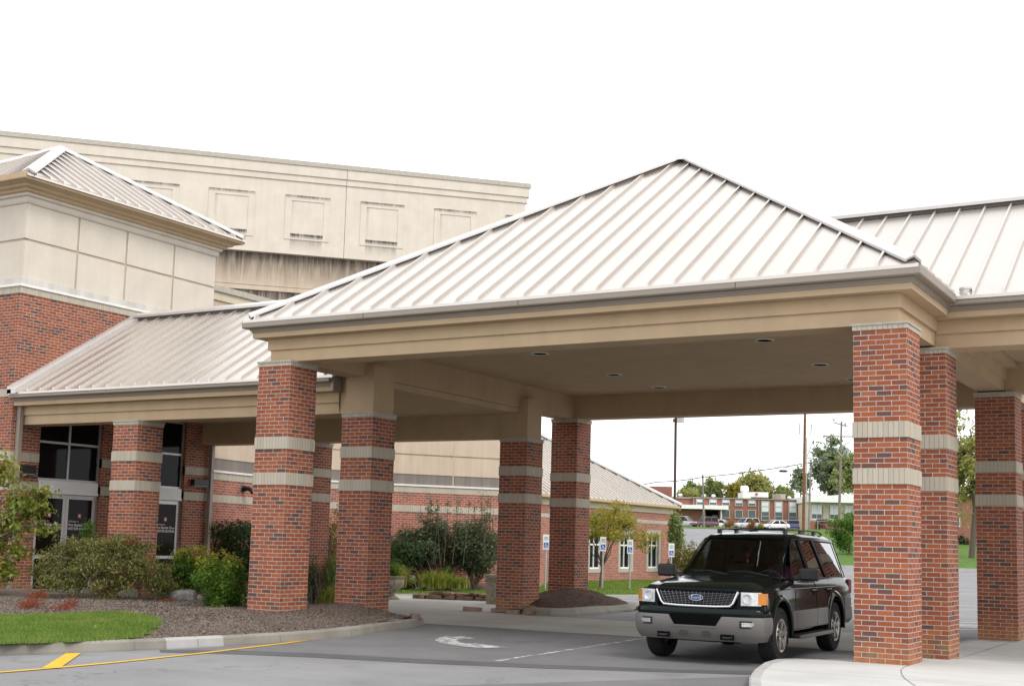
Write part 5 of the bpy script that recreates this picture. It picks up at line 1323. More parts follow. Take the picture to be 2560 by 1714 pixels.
# ---------------------------------------------------------------- accessible parking signs
M['signblue']=simple('sign_blue',(.015,.085,.42),.5); M['signgreen']=simple('sign_green',(.02,.22,.12),.5)
def sign(u,vt,vb,dep,label,i):
    b=at(u-2.0,vb,dep);t=at(u,vt,dep); H=t.z-b.z; root=empty('parking_sign',(b.x,b.y,b.z),label,'parking sign','accessible parking signs along the annex bays')
    m=MB(); ux=Vector((.8676,.4972,0)); n=Vector((.4972,-.8676,0)); o=Vector((b.x,b.y,b.z))
    m.tube([o,o+Vector((0,0,H-.05))],.032,8); m.build('post',M['galv'],root)
    w=.11; m=MB(); z0=H-.52
    c=o+n*.036
    m.obox(c-ux*w+Vector((0,0,z0)),ux*2*w,n*.004,(0,0,.52)); p=m.build('plate',M['white'],root)
    def rect(m,x0,x1,a,b,off=.0065): m.face([c+n*off+ux*x+Vector((0,0,z)) for x,z in ((x0,a),(x1,a),(x1,b),(x0,b))])
    m=MB(); rect(m,-.082,.082,z0+.05,z0+.24); m.build('blue_panel',M['signblue'],p)
    # wheelchair symbol
    m=MB(); cc=c+n*.009
    def pt(x,z): return cc+ux*x*.78+Vector((0,0,z0+.05+z*.82))
    def poly(P): m.face([pt(*q_) for q_ in P])
    for k in range(9):
        a0=math.radians(150+k*24);a1=math.radians(150+(k+1)*24)
        poly([(-.012+.062*math.cos(a0),.075+.062*math.sin(a0)),(-.012+.062*math.cos(a1),.075+.062*math.sin(a1)),(-.012+.044*math.cos(a1),.075+.044*math.sin(a1)),(-.012+.044*math.cos(a0),.075+.044*math.sin(a0))])
    poly([(-.030,.185),(-.01,.185),(-.01,.215),(-.030,.215)]); poly([(-.030,.10),(-.008,.10),(-.008,.178),(-.030,.178)]); poly([(-.008,.135),(.04,.135),(.04,.15),(-.008,.15)]); poly([(-.02,.10),(.05,.10),(.05,.12),(-.02,.12)]); poly([(.035,.10),(.055,.10),(.085,.035),(.065,.03)])
    m.build('wheelchair_symbol',M['white'],p)
    m=MB(); 
    for zz in (.33,.375,.42): rect(m,-.07,.07,z0+zz,z0+zz+.02)
    m.build('green_lettering',M['signgreen'],p)
sign(1364.5,1335,1478,44.5,'accessible parking sign between the two right hand piers of the walkway',0)
sign(1507.5,1341,1475,46.8,'accessible parking sign directly before the autumn tree',1)
sign(1575.5,1348,1476,47.5,'accessible parking sign between the autumn tree and the tall annex window',2)
sign(1679,1357,1480,48.5,'accessible parking sign just above the vehicle door mirror',3)
# ---------------------------------------------------------------- far cars
def paint(name,col): 
    n=NT(name); n.pbr(col,.3,.15,.5,Coat_Weight=.6,Coat_Roughness=.05); return n.m
M['rubber']=simple('rubber',(.018,.018,.019),.8,0,.3,.2)
M['carglass']=glass('car_far_glass',(.02,.022,.025),.05)
def loft(m,secs,mi=0,cap=True):
    n=len(secs[0])
    for a,b in zip(secs,secs[1:]):
        for i in range(n): j=(i+1)%n; m.face([a[i],a[j],b[j],b[i]],mi)
    if cap: m.face(secs[0][::-1],mi); m.face(secs[-1],mi)
def far_car(u,v,dep,ang,col,kind,label):
    P=at(u,v,dep); e=(P.x-CAM[0])*FH.x+(P.y-CAM[1])*FH.y
    base=math.atan2(RH.y,RH.x)
    root=bpy.data.objects.new('parked_car',None); COL.objects.link(root); LOCAL.add(root.name); root.location=(P.x,P.y,hgt(e)+.03); root.rotation_euler=(0,0,base+R(ang)); tag(root,label,'car','cars parked in front of the school')
    suv=kind in('suv','van'); L=2.35 if kind!='van' else 2.4; hb=1.02 if suv else .88; hr=1.75 if suv else 1.42
    def sec(x,w,z0,z1): return [(x,-w,z0),(x,-w*1.02,(z0+z1)/2),(x,-w*.93,z1),(x,w*.93,z1),(x,w*1.02,(z0+z1)/2),(x,w,z0)]
    m=MB(); loft(m,[sec(-L,.80,.40,hb*.9),sec(-L+.25,.88,.28,hb),sec(-.2,.9,.25,hb),sec(.75,.9,.25,hb*.97),sec(L-.35,.86,.28,hb*.86),sec(L,.74,.38,hb*.72)]); m.build('body',paint('car_paint',col),root,weld=True,bevel=.05)
    def gs(x,w,z): return [(x,-w,z),(x,w,z)]
    xf0,xf1=(.95,.25) if kind!='van' else (1.45,.6); xr0,xr1=(-L+.12,-L+.38) if suv else (-1.75,-1.05)
    m=MB(); w0,w1=.82,.66; Q=[(xf0,-w0,hb),(xf0,w0,hb),(xr0,w0,hb),(xr0,-w0,hb)];T=[(xf1,-w1,hr-.06),(xf1,w1,hr-.06),(xr1,w1,hr-.06),(xr1,-w1,hr-.06)]
    for i in range(4): j=(i+1)%4; m.face([Q[i],Q[j],T[j],T[i]])
    m.build('windows',M['carglass'],root)
    m=MB(); m.face([(x,y,hr-.058) for x,y,_ in T]); loft(m,[[(xf1+.03,-w1-.03,hr-.06),(xf1-.05,-w1+.06,hr),(xf1-.05,w1-.06,hr),(xf1+.03,w1+.03,hr-.06)],[(xr1-.03,-w1-.03,hr-.06),(xr1+.05,-w1+.06,hr),(xr1+.05,w1-.06,hr),(xr1-.03,w1+.03,hr-.06)]])
    for s in (-1,1):
        for (a0,a1) in ((xf0,xf1),((xf0+xr0)/2-.05,(xf1+xr1)/2),(xr0,xr1)): m.bar((a0,s*(w0+.012),hb),(a1,s*(w1+.012),hr-.05),.09,.03,0,(0,s,0.3))
    m.build('roof',paint('car_paint',col),root)
    for s in (-1,1):
        for x in (-1.4,1.38):
            m=MB(); m.lathe([(0,-.09),(.33,-.09),(.34,.0),(.33,.09),(.24,.10),(.22,.06),(0,.06)],(x,s*.80,.34),18,0,axis='y',scale=(1,s,1)); w=m.build('wheel',M['rubber'],root)
            m=MB(); m.lathe([(0,.08),(.20,.075),(.215,.065)],(x,s*.80,.34),14,0,axis='y',scale=(1,s,1)); m.build('rim',M['galv'],w)
    m=MB()
    for s in (-1,1): m.box(L-.10,L-.02,s*.66-.11,s*.66+.11,hb*.66,hb*.78)
    m.build('headlights',M['white'],root)
    m=MB()
    for s in (-1,1): m.box(-L-.02,-L+.06,s*.68-.1,s*.68+.1,hb*.70,hb*.95)
    m.build('tail_lights',M['redlogo'],root)
cp=lambda px:1700+px/5.323
far_car(cp(70),1321,206,-32,(.42,.43,.45),'suv','silver wagon at the left end of the far row beside the annex corner')
far_car(cp(325),1321,204,-148,(.10,.045,.05),'suv','dark maroon wagon behind the short wooden pole')
far_car(cp(505),1319,211,150,(.72,.72,.72),'sedan','white saloon showing its tail beyond the maroon wagon')
far_car(cp(875),1319,206,-150,(.50,.51,.52),'suv','silver wagon between the rust coloured shrubs')
far_car(cp(1265),1319,204,-165,(.75,.75,.75),'sedan','white saloon in the middle of the far car park')
far_car(cp(1512),1319,206,80,(.06,.09,.22),'van','small blue vehicle seen from behind left of the brown pole')
far_car(cp(1900),1322,202,70,(.20,.03,.035),'suv','maroon vehicle behind the fence left of the round lawn tree')
# ---------------------------------------------------------------- the parked vehicle under the portico
def carpaint(name,col):
    n=NT(name); p=n.pos()
    n.pbr(n.mix(n.mapr(n.noise(300,2,p),.3,.7),col,tuple(x*1.5 for x in col)),.10,0,.2,n.bump(n.noise(1.5,2,p),.02,.02)); return n.m
M['paint']=carpaint('dark_green_paint',(.0035,.0068,.0062))
M['clad']=simple('grey_cladding',(.125,.117,.113),.5,0,.4,.06)
M['tyre']=simple('tyre_rubber',(.017,.017,.018),.85,0,.25,.25,20,.4,90)
M['alloy']=simple('alloy_wheel',(.50,.48,.46),.28,.85,.5,.06)
M['seat']=simple('seat_cloth',(.09,.085,.08),.9)
M['dash']=simple('dash_plastic',(.035,.034,.033),.7)
M['wheelgrey']=simple('steering_vinyl',(.30,.28,.26),.6)
def winglass():
    n=NT('vehicle_glass'); g=n.n('ShaderNodeBsdfGlossy'); g.inputs[0].default_value=(.9,.95,.97,1); g.inputs[1].default_value=.02
    t=n.n('ShaderNodeBsdfTransparent'); t.inputs[0].default_value=(.30,.36,.345,1)
    f=n.n('ShaderNodeFresnel'); f.inputs[0].default_value=1.5
    x=n.n('ShaderNodeMixShader'); n.l(n.math('MULTIPLY',f.outputs[0],1.15,clamp=True),x.inputs[0]); n.l(t.outputs[0],x.inputs[1]); n.l(g.outputs[0],x.inputs[2]); n.l(x.outputs[0],n.out.inputs[0]); return n.m
M['vglass']=winglass()
def privacy():
    n=NT('privacy_glass'); n.pbr((.004,.005,.005),.02,0,.9,Coat_Weight=1.0,Coat_Roughness=.01); return n.m
M['pglass']=privacy()
def lens(name,col,rough=.08,metal=.6):
    n=NT(name); p=n.pos(); v=n.n('ShaderNodeTexVoronoi'); v.inputs['Scale'].default_value=28
    n.pbr(n.mix(n.mapr(n.sep(v.outputs['Color'])[0],0,1),col,tuple(x*.6 for x in col)),rough,metal,.6,n.bump(v.outputs['Distance'],.5,.02),Coat_Weight=1.0); return n.m
M['headlens']=lens('headlamp_lens',(.86,.88,.90),.3,.25); M['amber']=lens('amber_lens',(.85,.30,.015),.12,.1); M['foglens']=lens('fog_lens',(.55,.56,.54))
V_=bpy.data.objects.new('parked_suv',None); COL.objects.link(V_); LOCAL.add('parked_suv'); V_.location=(-2.93,1.72,G+.002); V_.rotation_euler=(0,0,R(-88.0))
tag(V_,'dark green sport utility vehicle with grey bumper and roof rack under the portico','suv')
def nose(y,bul=0):   # plan curve of the front end
    a=abs(y); return 2.36-.055*(a/.9)**2-(0 if a<.70 else 1.5*(a-.70)**2)
ST=[  # x, half width scale, bottom, hood/roof profile
 (2.285,.86,.50,1.0),(2.255,.90,.44,1.028),(2.19,.94,.42,1.055),(1.95,.985,.40,1.10),(1.45,1.0,.40,1.15),(.98,1.0,.40,1.185)]
def sec_hood(x,s,zb,zh):
    return [(0,zb),(.80*s,zb),(.955*s,zb+.06),(.995*s,.72),(.985*s,zh-.14),(.955*s,zh-.05),(.90*s,zh-.005),(.72*s,zh+.008),(.66*s,zh+.035),(.0,zh+.055)]
def sec_gh(x,s,zb,zr,yr=.70,belt=1.17):
    return [(0,zb),(.80*s,zb),(.955*s,zb+.06),(.995*s,.72),(.985*s,1.03),(.955*s,1.125),(.915*s,1.165),(yr,zr-.075),(yr-.085,zr-.022),(0,zr)]
secs=[(x,sec_hood(x,s,zb,zh)) for x,s,zb,zh in ST]
secs+=[(.13,sec_gh(.13,1,.40,1.875)),(-.55,sec_gh(-.5,1,.40,1.925)),(-1.5,sec_gh(-1.5,1,.42,1.925)),(-2.2,sec_gh(-2.2,.995,.46,1.90)),(-2.42,sec_gh(-2.42,.985,.50,1.875,.685))]
secs+=[(-2.64,[(0,.55),(.78,.55),(.93,.60),(.965,.72),(.955,1.03),(.93,1.125),(.88,1.17),(.80,1.19),(.6,1.20),(0,1.205)])]
secs+=[(-2.70,[(0,.58),(.76,.58),(.88,.62),(.91,.72),(.90,1.02),(.87,1.10),(.82,1.14),(.74,1.155),(.55,1.16),(0,1.165)])]
def full(x,h):
    r_=[(x,y,z) for y,z in h]; l_=[(x,-y,z) for y,z in h[1:-1]][::-1]
    return r_+l_
def mesh_loft(name,S,mat):
    m=MB(); loft(m,[full(x,h) for x,h in S]); me=bpy.data.meshes.new(name); me.from_pydata(m.v,[],m.f); bm=bmesh.new(); bm.from_mesh(me); bmesh.ops.remove_doubles(bm,verts=bm.verts,dist=.0005); bmesh.ops.triangulate(bm,faces=bm.faces); bmesh.ops.recalc_face_normals(bm,faces=bm.faces); bm.to_mesh(me); bm.free(); me.materials.append(mat); return me
def tmp(name,me): o=bpy.data.objects.new(name,me); COL.objects.link(o); return o
body=tmp('body',mesh_loft('body',secs,M['paint']))
cut=[]
def cutter(m):
    me=bpy.data.meshes.new('cut'); me.from_pydata(m.v,[],m.f); bm=bmesh.new(); bm.from_mesh(me); bmesh.ops.remove_doubles(bm,verts=bm.verts,dist=.0003); bmesh.ops.triangulate(bm,faces=bm.faces); bmesh.ops.recalc_face_normals(bm,faces=bm.faces); bm.to_mesh(me); bm.free(); o=tmp('cut',me); cut.append(o); return o
# cabin cavity
def shrink(h,zf,zr,dy):
    o=[]
    for i,(y,z) in enumerate(h):
        o.append((max(0,y-dy) if y>0 else 0,min(max(z,zf),zr)))
    return o
cav=[(.92,[(0,.66),(.70,.66),(.80,.72),(.86,.80),(.86,1.03),(.84,1.08),(.80,1.10),(.68,1.105),(.6,1.11),(0,1.115)]),
 (.08,[(0,.55),(.70,.55),(.84,.62),(.90,.72),(.90,1.03),(.88,1.11),(.855,1.15),(.63,1.765),(.56,1.80),(0,1.815)]),
 (-.55,[(0,.55),(.70,.55),(.84,.62),(.90,.72),(.90,1.03),(.88,1.11),(.855,1.15),(.64,1.80),(.56,1.85),(0,1.865)]),
 (-2.2,[(0,.62),(.70,.62),(.84,.66),(.89,.74),(.89,1.03),(.87,1.11),(.85,1.15),(.64,1.78),(.56,1.83),(0,1.845)]),
 (-2.52,[(0,.70),(.68,.70),(.80,.74),(.84,.80),(.84,1.03),(.82,1.11),(.80,1.16),(.66,1.60),(.56,1.62),(0,1.63)])]
cavo=tmp('cut',mesh_loft('cut',cav,M['dash'])); cut.append(cavo)
for s in (-1,1):
    for x in (1.51,-1.51):
        m=MB(); m.lathe([(0,0),(.475,0),(.475,.6),(0,.6)],(x,s*.60 if s>0 else -1.2,.425),36,0,axis='y',smooth=False); cutter(m)
def ybelt(z): return .915-(.215)*(z-1.165)/(.685)
WIN={'front_window':[(.70,1.20),(-.30,1.20),(-.205,1.80),(.10,1.80),(.24,1.71)],
     'rear_window':[(-.40,1.20),(-1.24,1.20),(-1.00,1.81),(-.305,1.81)],
     'quarter_window':[(-1.40,1.20),(-2.45,1.20),(-2.33,1.78),(-1.14,1.80)]}
for k,P in WIN.items():
    m=MB(); loft(m,[[(x,1.31,z) for x,z in P],[(x,-1.307,z) for x,z in P]]); cutter(m)
# windscreen and tailgate glass
wb=Vector((.93,0,1.225));wt=Vector((.155,0,1.835)); sl=(wt-wb).normalized(); nn_=Vector((sl.z,0,-sl.x)).normalized()
wq=[wb+Vector((0,-.80,0))+sl*.03,wb+Vector((0,.80,0))+sl*.03,wt+Vector((0,.615,0))-sl*.04,wt+Vector((0,-.615,0))-sl*.04]
m=MB(); loft(m,[[p+nn_*.25 for p in wq],[p-nn_*.22 for p in wq]]); cutter(m)
rq=[Vector((-2.62,-.74,1.25)),Vector((-2.62,.74,1.25)),Vector((-2.45,.60,1.80)),Vector((-2.45,-.60,1.80))]
m=MB(); loft(m,[[p+Vector((-.3,0,.05)) for p in rq],[p+Vector((.2,0,0)) for p in rq]]); cutter(m)
for c in cut:
    md=body.modifiers.new('b','BOOLEAN'); md.operation='DIFFERENCE'; md.solver='EXACT'; md.object=c
dg=bpy.context.evaluated_depsgraph_get(); dg.update()
me=bpy.data.meshes.new_from_object(body.evaluated_get(dg)); me.name='body'
for c in cut: bpy.data.objects.remove(c)
bpy.data.objects.remove(body)
bm=bmesh.new(); bm.from_mesh(me)
for e_ in bm.edges:
    if len(e_.link_faces)==2: e_.smooth=e_.calc_face_angle(0)<R(33)
for f_ in bm.faces: f_.smooth=True
bm.to_mesh(me); bm.free()
if len(me.materials)==0: me.materials.append(M['paint'])
for i_ in range(len(me.materials)):
    if me.materials[i_] is None: me.materials[i_]=M['paint']
body=link('body',me,V_)
md=body.modifiers.new('Bevel','BEVEL'); md.width=.010; md.segments=2; md.limit_method='ANGLE'; md.angle_limit=R(30); md.harden_normals=False
def vp(name,m,mat,parent=V_,**k): return m.build(name,mat,parent,**k)
# glass panes
for k,P in WIN.items():
    for s in (1,-1):
        m=MB(); m.face([(x,s*(ybelt(z)-.022),z) for x,z in P]); vp(k,m,M['vglass'] if k=='front_window' else M['pglass'])
        m=MB(); Q=[(x,s*(ybelt(z)-.006),z) for x,z in P]
        m.tube(Q+[Q[0]],.009,5); 
        o=vp('window_trim',m,M['black'],bpy.data.objects[[c for c in V_.children if c.name.startswith(k)][-1].name])
m=MB(); m.face([p-nn_*.012 for p in wq]); ws=vp('windscreen',m,M['vglass'])
m=MB(); m.face([p+Vector((-.02,0,0)) for p in rq]); vp('tailgate_glass',m,M['pglass'])
m=MB(); 
# wipers
for y0,y1 in ((.62,-.05),(-.02,-.68)):
    a=wb+Vector((.02,y0,.0))+nn_*.02; b=wb+Vector((0,y1,0))+sl*.09+nn_*.015; c=wb+Vector((0,(y0+y1)/2,0))+sl*.07+nn_*.03
    m.tube([a,c,b],[.012,.010,.007],6)
vp('wiper',m,M['black'])
m=MB(); m.face([(.99,-.80,1.205),(.99,.80,1.205),(.905,.80,1.225),(.905,-.80,1.225)]); m.face([(.99,-.80,1.205),(1.0,0,1.247),(.99,.80,1.205),(.905,.8,1.226),(.905,0,1.252),(.905,-.8,1.226)]); vp('cowl',m,M['black'])
# nose panel: the painted face between the lamps, bumper skin and grille
def nosestrip(m,y0,y1,z0,z1,off,n=14,mi=0,thick=.05):
    ys=[y0+(y1-y0)*i/n for i in range(n+1)]
    pf=[(nose(y)+off,y) for y in ys]
    for (xa,a),(xb,b) in zip(pf,pf[1:]):
        m.face([(xa,a,z0),(xb,b,z0),(xb,b,z1),(xa,a,z1)],mi); m.face([(xa,a,z1),(xb,b,z1),(xb-thick,b,z1),(xa-thick,a,z1)],mi); m.face([(xa-thick,a,z0),(xb-thick,b,z0),(xb,b,z0),(xa,a,z0)],mi)
    for (x,y) in (pf[0],pf[-1]): m.face([(x,y,z0),(x,y,z1),(x-thick,y,z1),(x-thick,y,z0)],mi)
m=MB(); 
path=[]
for i in range(33):
    y=-.925+1.85*i/32; path.append((nose(y)+.03,y))
path=[(2.02,-.965)]+path+[(2.02,.965)]
# travelling from -y to +y the outward side (+x) is on the right
m.sweep(path,[(-.05,.795),(.008,.79),(.026,.772),(.032,.72),(.026,.68),(-.02,.66)],[0]*5); vp('bumper_skin',m,M['paint'],auto=40)
m=MB(); m.sweep(path,[(-.02,.684),(.045,.68),(.058,.662),(.062,.55),(.050,.45),(.02,.395),(-.02,.335),(-.10,.325)],[0]*7); bump_=vp('bumper',m,M['clad'],auto=40)
# opening in the bumper with a dark trapezoid, lamps, hooks
def noseface(m,pts,off,mi=0,n=8):
    """polygon strip between two y-z edges, following the nose"""
    (ya0,za0),(ya1,za1),(yb1,zb1),(yb0,zb0)=pts
    for i in range(n):
        s0,s1=i/n,(i+1)/n
        q=[]
        for s,(A,B) in ((s0,((ya0,za0),(ya1,za1))),(s1,((ya0,za0),(ya1,za1)))): q.append((A[0]+(B[0]-A[0])*s,A[1]+(B[1]-A[1])*s))
        for s,(A,B) in ((s1,((yb0,zb0),(yb1,zb1))),(s0,((yb0,zb0),(yb1,zb1)))): q.append((A[0]+(B[0]-A[0])*s,A[1]+(B[1]-A[1])*s))
        m.face([(nose(y)+off,y,z) for y,z in q],mi)
m=MB(); noseface(m,[(-.31,.545),(.31,.545),(.40,.684),(-.40,.684)],.0945); noseface(m,[(-.40,.684),(.40,.684),(.41,.692),(-.41,.692)],.0945); vp('air_intake',m,M['dark'],bump_)
m=MB(); noseface(m,[(-.33,.525),(.33,.525),(.315,.547),(-.315,.547)],.099); vp('intake_lip',m,M['clad'],bump_)
for s in (-1,1):
    m=MB(); noseface(m,[(s*.66,.53),(s*.885,.53),(s*.885,.635),(s*.66,.635)],.0955); f_=vp('lamp_recess',m,M['black'],bump_)
    m=MB(); nosestrip(m,min(s*.69,s*.85),max(s*.69,s*.85),.556,.612,.098,8,thick=.02); vp('fog_lamp',m,M['foglens'],f_)
    m=MB(); noseface(m,[(s*.38,.36),(s*.58,.36),(s*.58,.435),(s*.38,.435)],.080); h_=vp('hook_recess',m,M['dark'],bump_)
    m=MB(); y=s*.48; m.tube([(nose(y)+.06,y-.07,.40),(nose(y)+.115,y-.05,.39),(nose(y)+.115,y+.05,.39),(nose(y)+.06,y+.07,.40)],.017,8); vp('tow_hook',m,M['black'],h_)
    # lower stepped ribs
    m=MB(); noseface(m,[(s*.10,.415),(s*.24,.415),(s*.22,.47),(s*.12,.47)],.088); vp('bumper_step',m,M['dash'],bump_)
# grille
gy0,gy1,gz0,gz1=.60,.51,1.022,.838   # half widths top and bottom, heights
m=MB(); noseface(m,[(-gy1,gz1),(gy1,gz1),(gy0,gz0),(-gy0,gz0)],.022,n=12); gr=vp('grille',m,M['dark'])
m=MB()
for i in range(1,8):
    z=gz1+(gz0-gz1)*i/8; w=gy1+(gy0-gy1)*i/8
    m.tube([(nose(w*k/6)+.030,w*k/6,z) for k in range(-6,7)],.0035,4)
for i in range(-9,10):
    yb=gy1*i/9.6;yt=gy0*i/9.6
    m.tube([(nose(yb)+.030,yb,gz1),(nose(yt)+.030,yt,gz0)],.0032,4)
M['grillebar']=simple('grille_bars',(.17,.17,.18),.35,.6,.5); vp('grille_bars',m,M['grillebar'],gr)
m=MB(); pts=[]
for y,z in ((-gy0-.02,gz0+.012),(-gy1-.035,gz1+.03),(-gy1+.01,gz1-.012),(-.3,gz1-.022),(0,gz1-.024),(.3,gz1-.022),(gy1-.01,gz1-.012),(gy1+.035,gz1+.03),(gy0+.02,gz0+.012)): pts.append((nose(y)+.034,y,z))
m.tube(pts,[.019]*9,8); vp('chrome_surround',m,M['chrome'],gr)
M['leadedge']=M['paint']
m=MB(); nosestrip(m,-.64,.64,1.026,1.066,.018,14,thick=.10); vp('bonnet_lip',m,M['paint'],bevel=.008)
m=MB(); e=MB()
em=MB(); n=32
ctr=(nose(0)+.045,0,.935)
def ell(m,a,b,x): 
    m.face([(x,a*math.cos(2*math.pi*k/n),ctr[2]+b*math.sin(2*math.pi*k/n)) for k in range(n)])
ell(em,.107,.047,ctr[0]); 
for k in range(n):
    a0=2*math.pi*k/n;a1=2*math.pi*(k+1)/n
    em.face([(ctr[0]-.03,.107*math.cos(a0),ctr[2]+.047*math.sin(a0)),(ctr[0]-.03,.107*math.cos(a1),ctr[2]+.047*math.sin(a1)),(ctr[0],.107*math.cos(a1),ctr[2]+.047*math.sin(a1)),(ctr[0],.107*math.cos(a0),ctr[2]+.047*math.sin(a0))])
ob=vp('oval_emblem',em,M['chrome'],gr)
em=MB(); ell(em,.097,.039,ctr[0]+.002); M['emblue']=simple('emblem_blue',(.012,.05,.22),.3); vp('emblem_field',em,M['emblue'],gr)
tm=text_mesh('Ford',.078,M['chrome'],gr,'emblem_script',(ctr[0]+.0035,-.072,ctr[2]-.024),(0,1,0),(0,0,1),bold=.0006)
# headlamps
for s in (-1,1):
    m=MB(); a,b=(.655,.915); ys=sorted((s*a,s*b)); nosestrip(m,ys[0],ys[1],.845,1.03,.024,10,thick=.06); hl=vp('headlight',m,M['headlens'])
    m=MB(); ys=sorted((s*.885,s*.975)); nosestrip(m,ys[0],ys[1],.86,1.018,.027,6,thick=.10); vp('turn_signal',m,M['amber'],hl)
    m=MB(); m.lathe([(0,.0),(.045,.005),(.066,.03)],(nose(.76)+.02,s*.75,.94),16,axis='x'); vp('reflector',m,M['headlens'],hl)
    m=MB(); ys=sorted((s*.645,s*.96)); nosestrip(m,ys[0],ys[1],.775,.844,.022,10,thick=.06); vp('lamp_trim',m,M['paint'],hl)
    m=MB(); ys=sorted((s*.60,s*.645)); nosestrip(m,ys[0],ys[1],.775,1.035,.016,3,thick=.06); vp('lamp_filler',m,M['paint'],hl)
# sides
for s in (-1,1):
    # flares
    for x0 in (1.51,-1.51):
        m=MB(); n=26
        for i in range(n):
            a0=math.radians(-8+196*i/n);a1=math.radians(-8+196*(i+1)/n); 
            P=lambda a,r_,y:(x0+r_*math.cos(a),s*y,.425+r_*math.sin(a))
            prof=[(.472,.93),(.476,1.008),(.50,1.022),(.53,1.018),(.565,.985)]
            for (r0,y0),(r1,y1) in zip(prof,prof[1:]): m.face([P(a0,r0,y0),P(a1,r0,y0),P(a1,r1,y1),P(a0,r1,y1)])
        vp('wheel_flare',m,M['paint'],auto=50)
    m=MB()
    for x0,x1 in ((.98,.80),(.79,-.345),(-.36,-.99)):
        a,b=min(x0,x1),max(x0,x1)
        m.box(a,b,min(s*.93,s*1.012),max(s*.93,s*1.012),.46,.735)
    vp('side_cladding',m,M['clad'],bevel=.014)
    # running board
    m=MB(); y0,y1=sorted((s*.86,s*1.10)); m.box(-.96,.96,y0,y1,.335,.375); rbd=vp('running_board',m,M['black'],bevel=.012)
    m=MB(); yy=s*1.10; m.box(-.98,.98,min(yy,yy+s*.025),max(yy,yy+s*.025),.33,.385); vp('board_edge',m,M['clad'],rbd,bevel=.008)
    m=MB(); 
    for k in range(-9,10): m.box(k*.1-.012,k*.1+.012,y0+.05,y1-.03,.375,.382)
    vp('tread',m,M['dash'],rbd)
    # handles
    for x in (-.20,-1.08):
        m=MB(); m.lathe([(0,.0),(.062,.0),(.066,.012)],(x,s*.985,1.005),18,axis='y',scale=(1,s,.8)); hd=vp('door_handle',m,M['black'])
        m=MB(); m.tube([(x-.075,s*.985,1.02),(x-.05,s*1.02,1.024),(x+.05,s*1.02,1.024),(x+.075,s*.985,1.02)],.014,8); vp('grip',m,M['paint'],hd)
    # door gaps
    m=MB()
    for x in (.80,-.35): m.tube([(x,s*.992,.73),(x,s*.988,1.02),(x-.0,s*.957,1.127),(x,s*.918,1.166)],.0045,4)
    m.tube([(-.99,s*.994,.73),(-1.06,s*.99,.90),(-1.26,s*.986,1.03),(-1.30,s*.918,1.166)],.0045,4)
    vp('door_gap',m,M['dark'])
    m=MB(); m.tube([(2.1,s*.965,1.02),(1.4,s*.984,1.06),(.6,s*.978,1.06),(-1.2,s*.978,1.06),(-2.5,s*.955,1.06)],.006,5); vp('body_line',m,M['paint'])
    # mirror
    m=MB(); yc=s*1.155; m.box(.56,.70,yc-.15,yc+.14,1.18,1.375); mr=vp('door_mirror',m,M['black'],bevel=.035)
    m=MB(); m.bar((.62,s*.90,1.19),(.63,s*1.05,1.20),.10,.07); vp('mirror_arm',m,M['black'],mr,bevel=.01)
    m=MB(); m.face([(.557,yc-.11,1.205),(.557,yc+.11,1.205),(.557,yc+.11,1.35),(.557,yc-.11,1.35)]); vp('mirror_glass',m,M['chrome'],mr)
    # roof rail
    m=MB(); m.tube([(-.05,s*.545,1.915),(-.18,s*.55,1.945),(-.45,s*.555,1.962),(-1.9,s*.555,1.962),(-2.12,s*.55,1.945),(-2.25,s*.545,1.915)],[.017,.015,.013,.013,.015,.017],8); 
    for x in (-.12,-.95,-1.75): m.box(x-.07,x+.07,s*.55-.015,s*.55+.015,1.88,1.95)
    vp('roof_rail',m,M['black'])
    # tail lamp
    m=MB(); ya,yb=sorted((s*.90,s*.975)); m.box(-2.66,-2.50,ya,yb,.92,1.16); vp('tail_light',m,M['redlogo'],bevel=.02)
m=MB()
for x in (-.55,-1.55): m.tube([(x,-.55,1.958),(x,-.3,1.972),(x,.3,1.972),(x,.55,1.958)],.012,6)
vp('cross_bar',m,M['black'])
m=MB(); m.sweep([(-2.1,1.0),(-2.62,.985),(-2.76,.80),(-2.80,0),(-2.76,-.80),(-2.62,-.985),(-2.1,-1.0)],[(-.05,.70),(.0,.69),(.012,.50),(-.05,.42)],[0]*3)
m.v=[(x,y,z) for x,y,z in m.v]; rbp=vp('rear_bumper',m,M['clad'],auto=40)
m=MB(); m.sweep([(-2.1,.99),(-2.61,.975),(-2.73,.80),(-2.77,0),(-2.73,-.80),(-2.61,-.975),(-2.1,-.99)],[(-.05,.86),(.0,.85),(.005,.71),(-.05,.70)],[0]*3); vp('rear_skin',m,M['paint'],auto=40)
# underbody
m=MB(); m.box(-2.4,2.1,-.55,.55,.30,.46); m.box(1.2,1.75,-.80,.80,.36,.46); m.box(-1.7,-1.35,-.80,.80,.34,.46); m.tube([(1.51,-.75,.36),(1.51,.75,.36)],.05,8); m.tube([(-1.51,-.75,.38),(-1.51,.75,.38)],.06,8); vp('underbody',m,M['dark'])
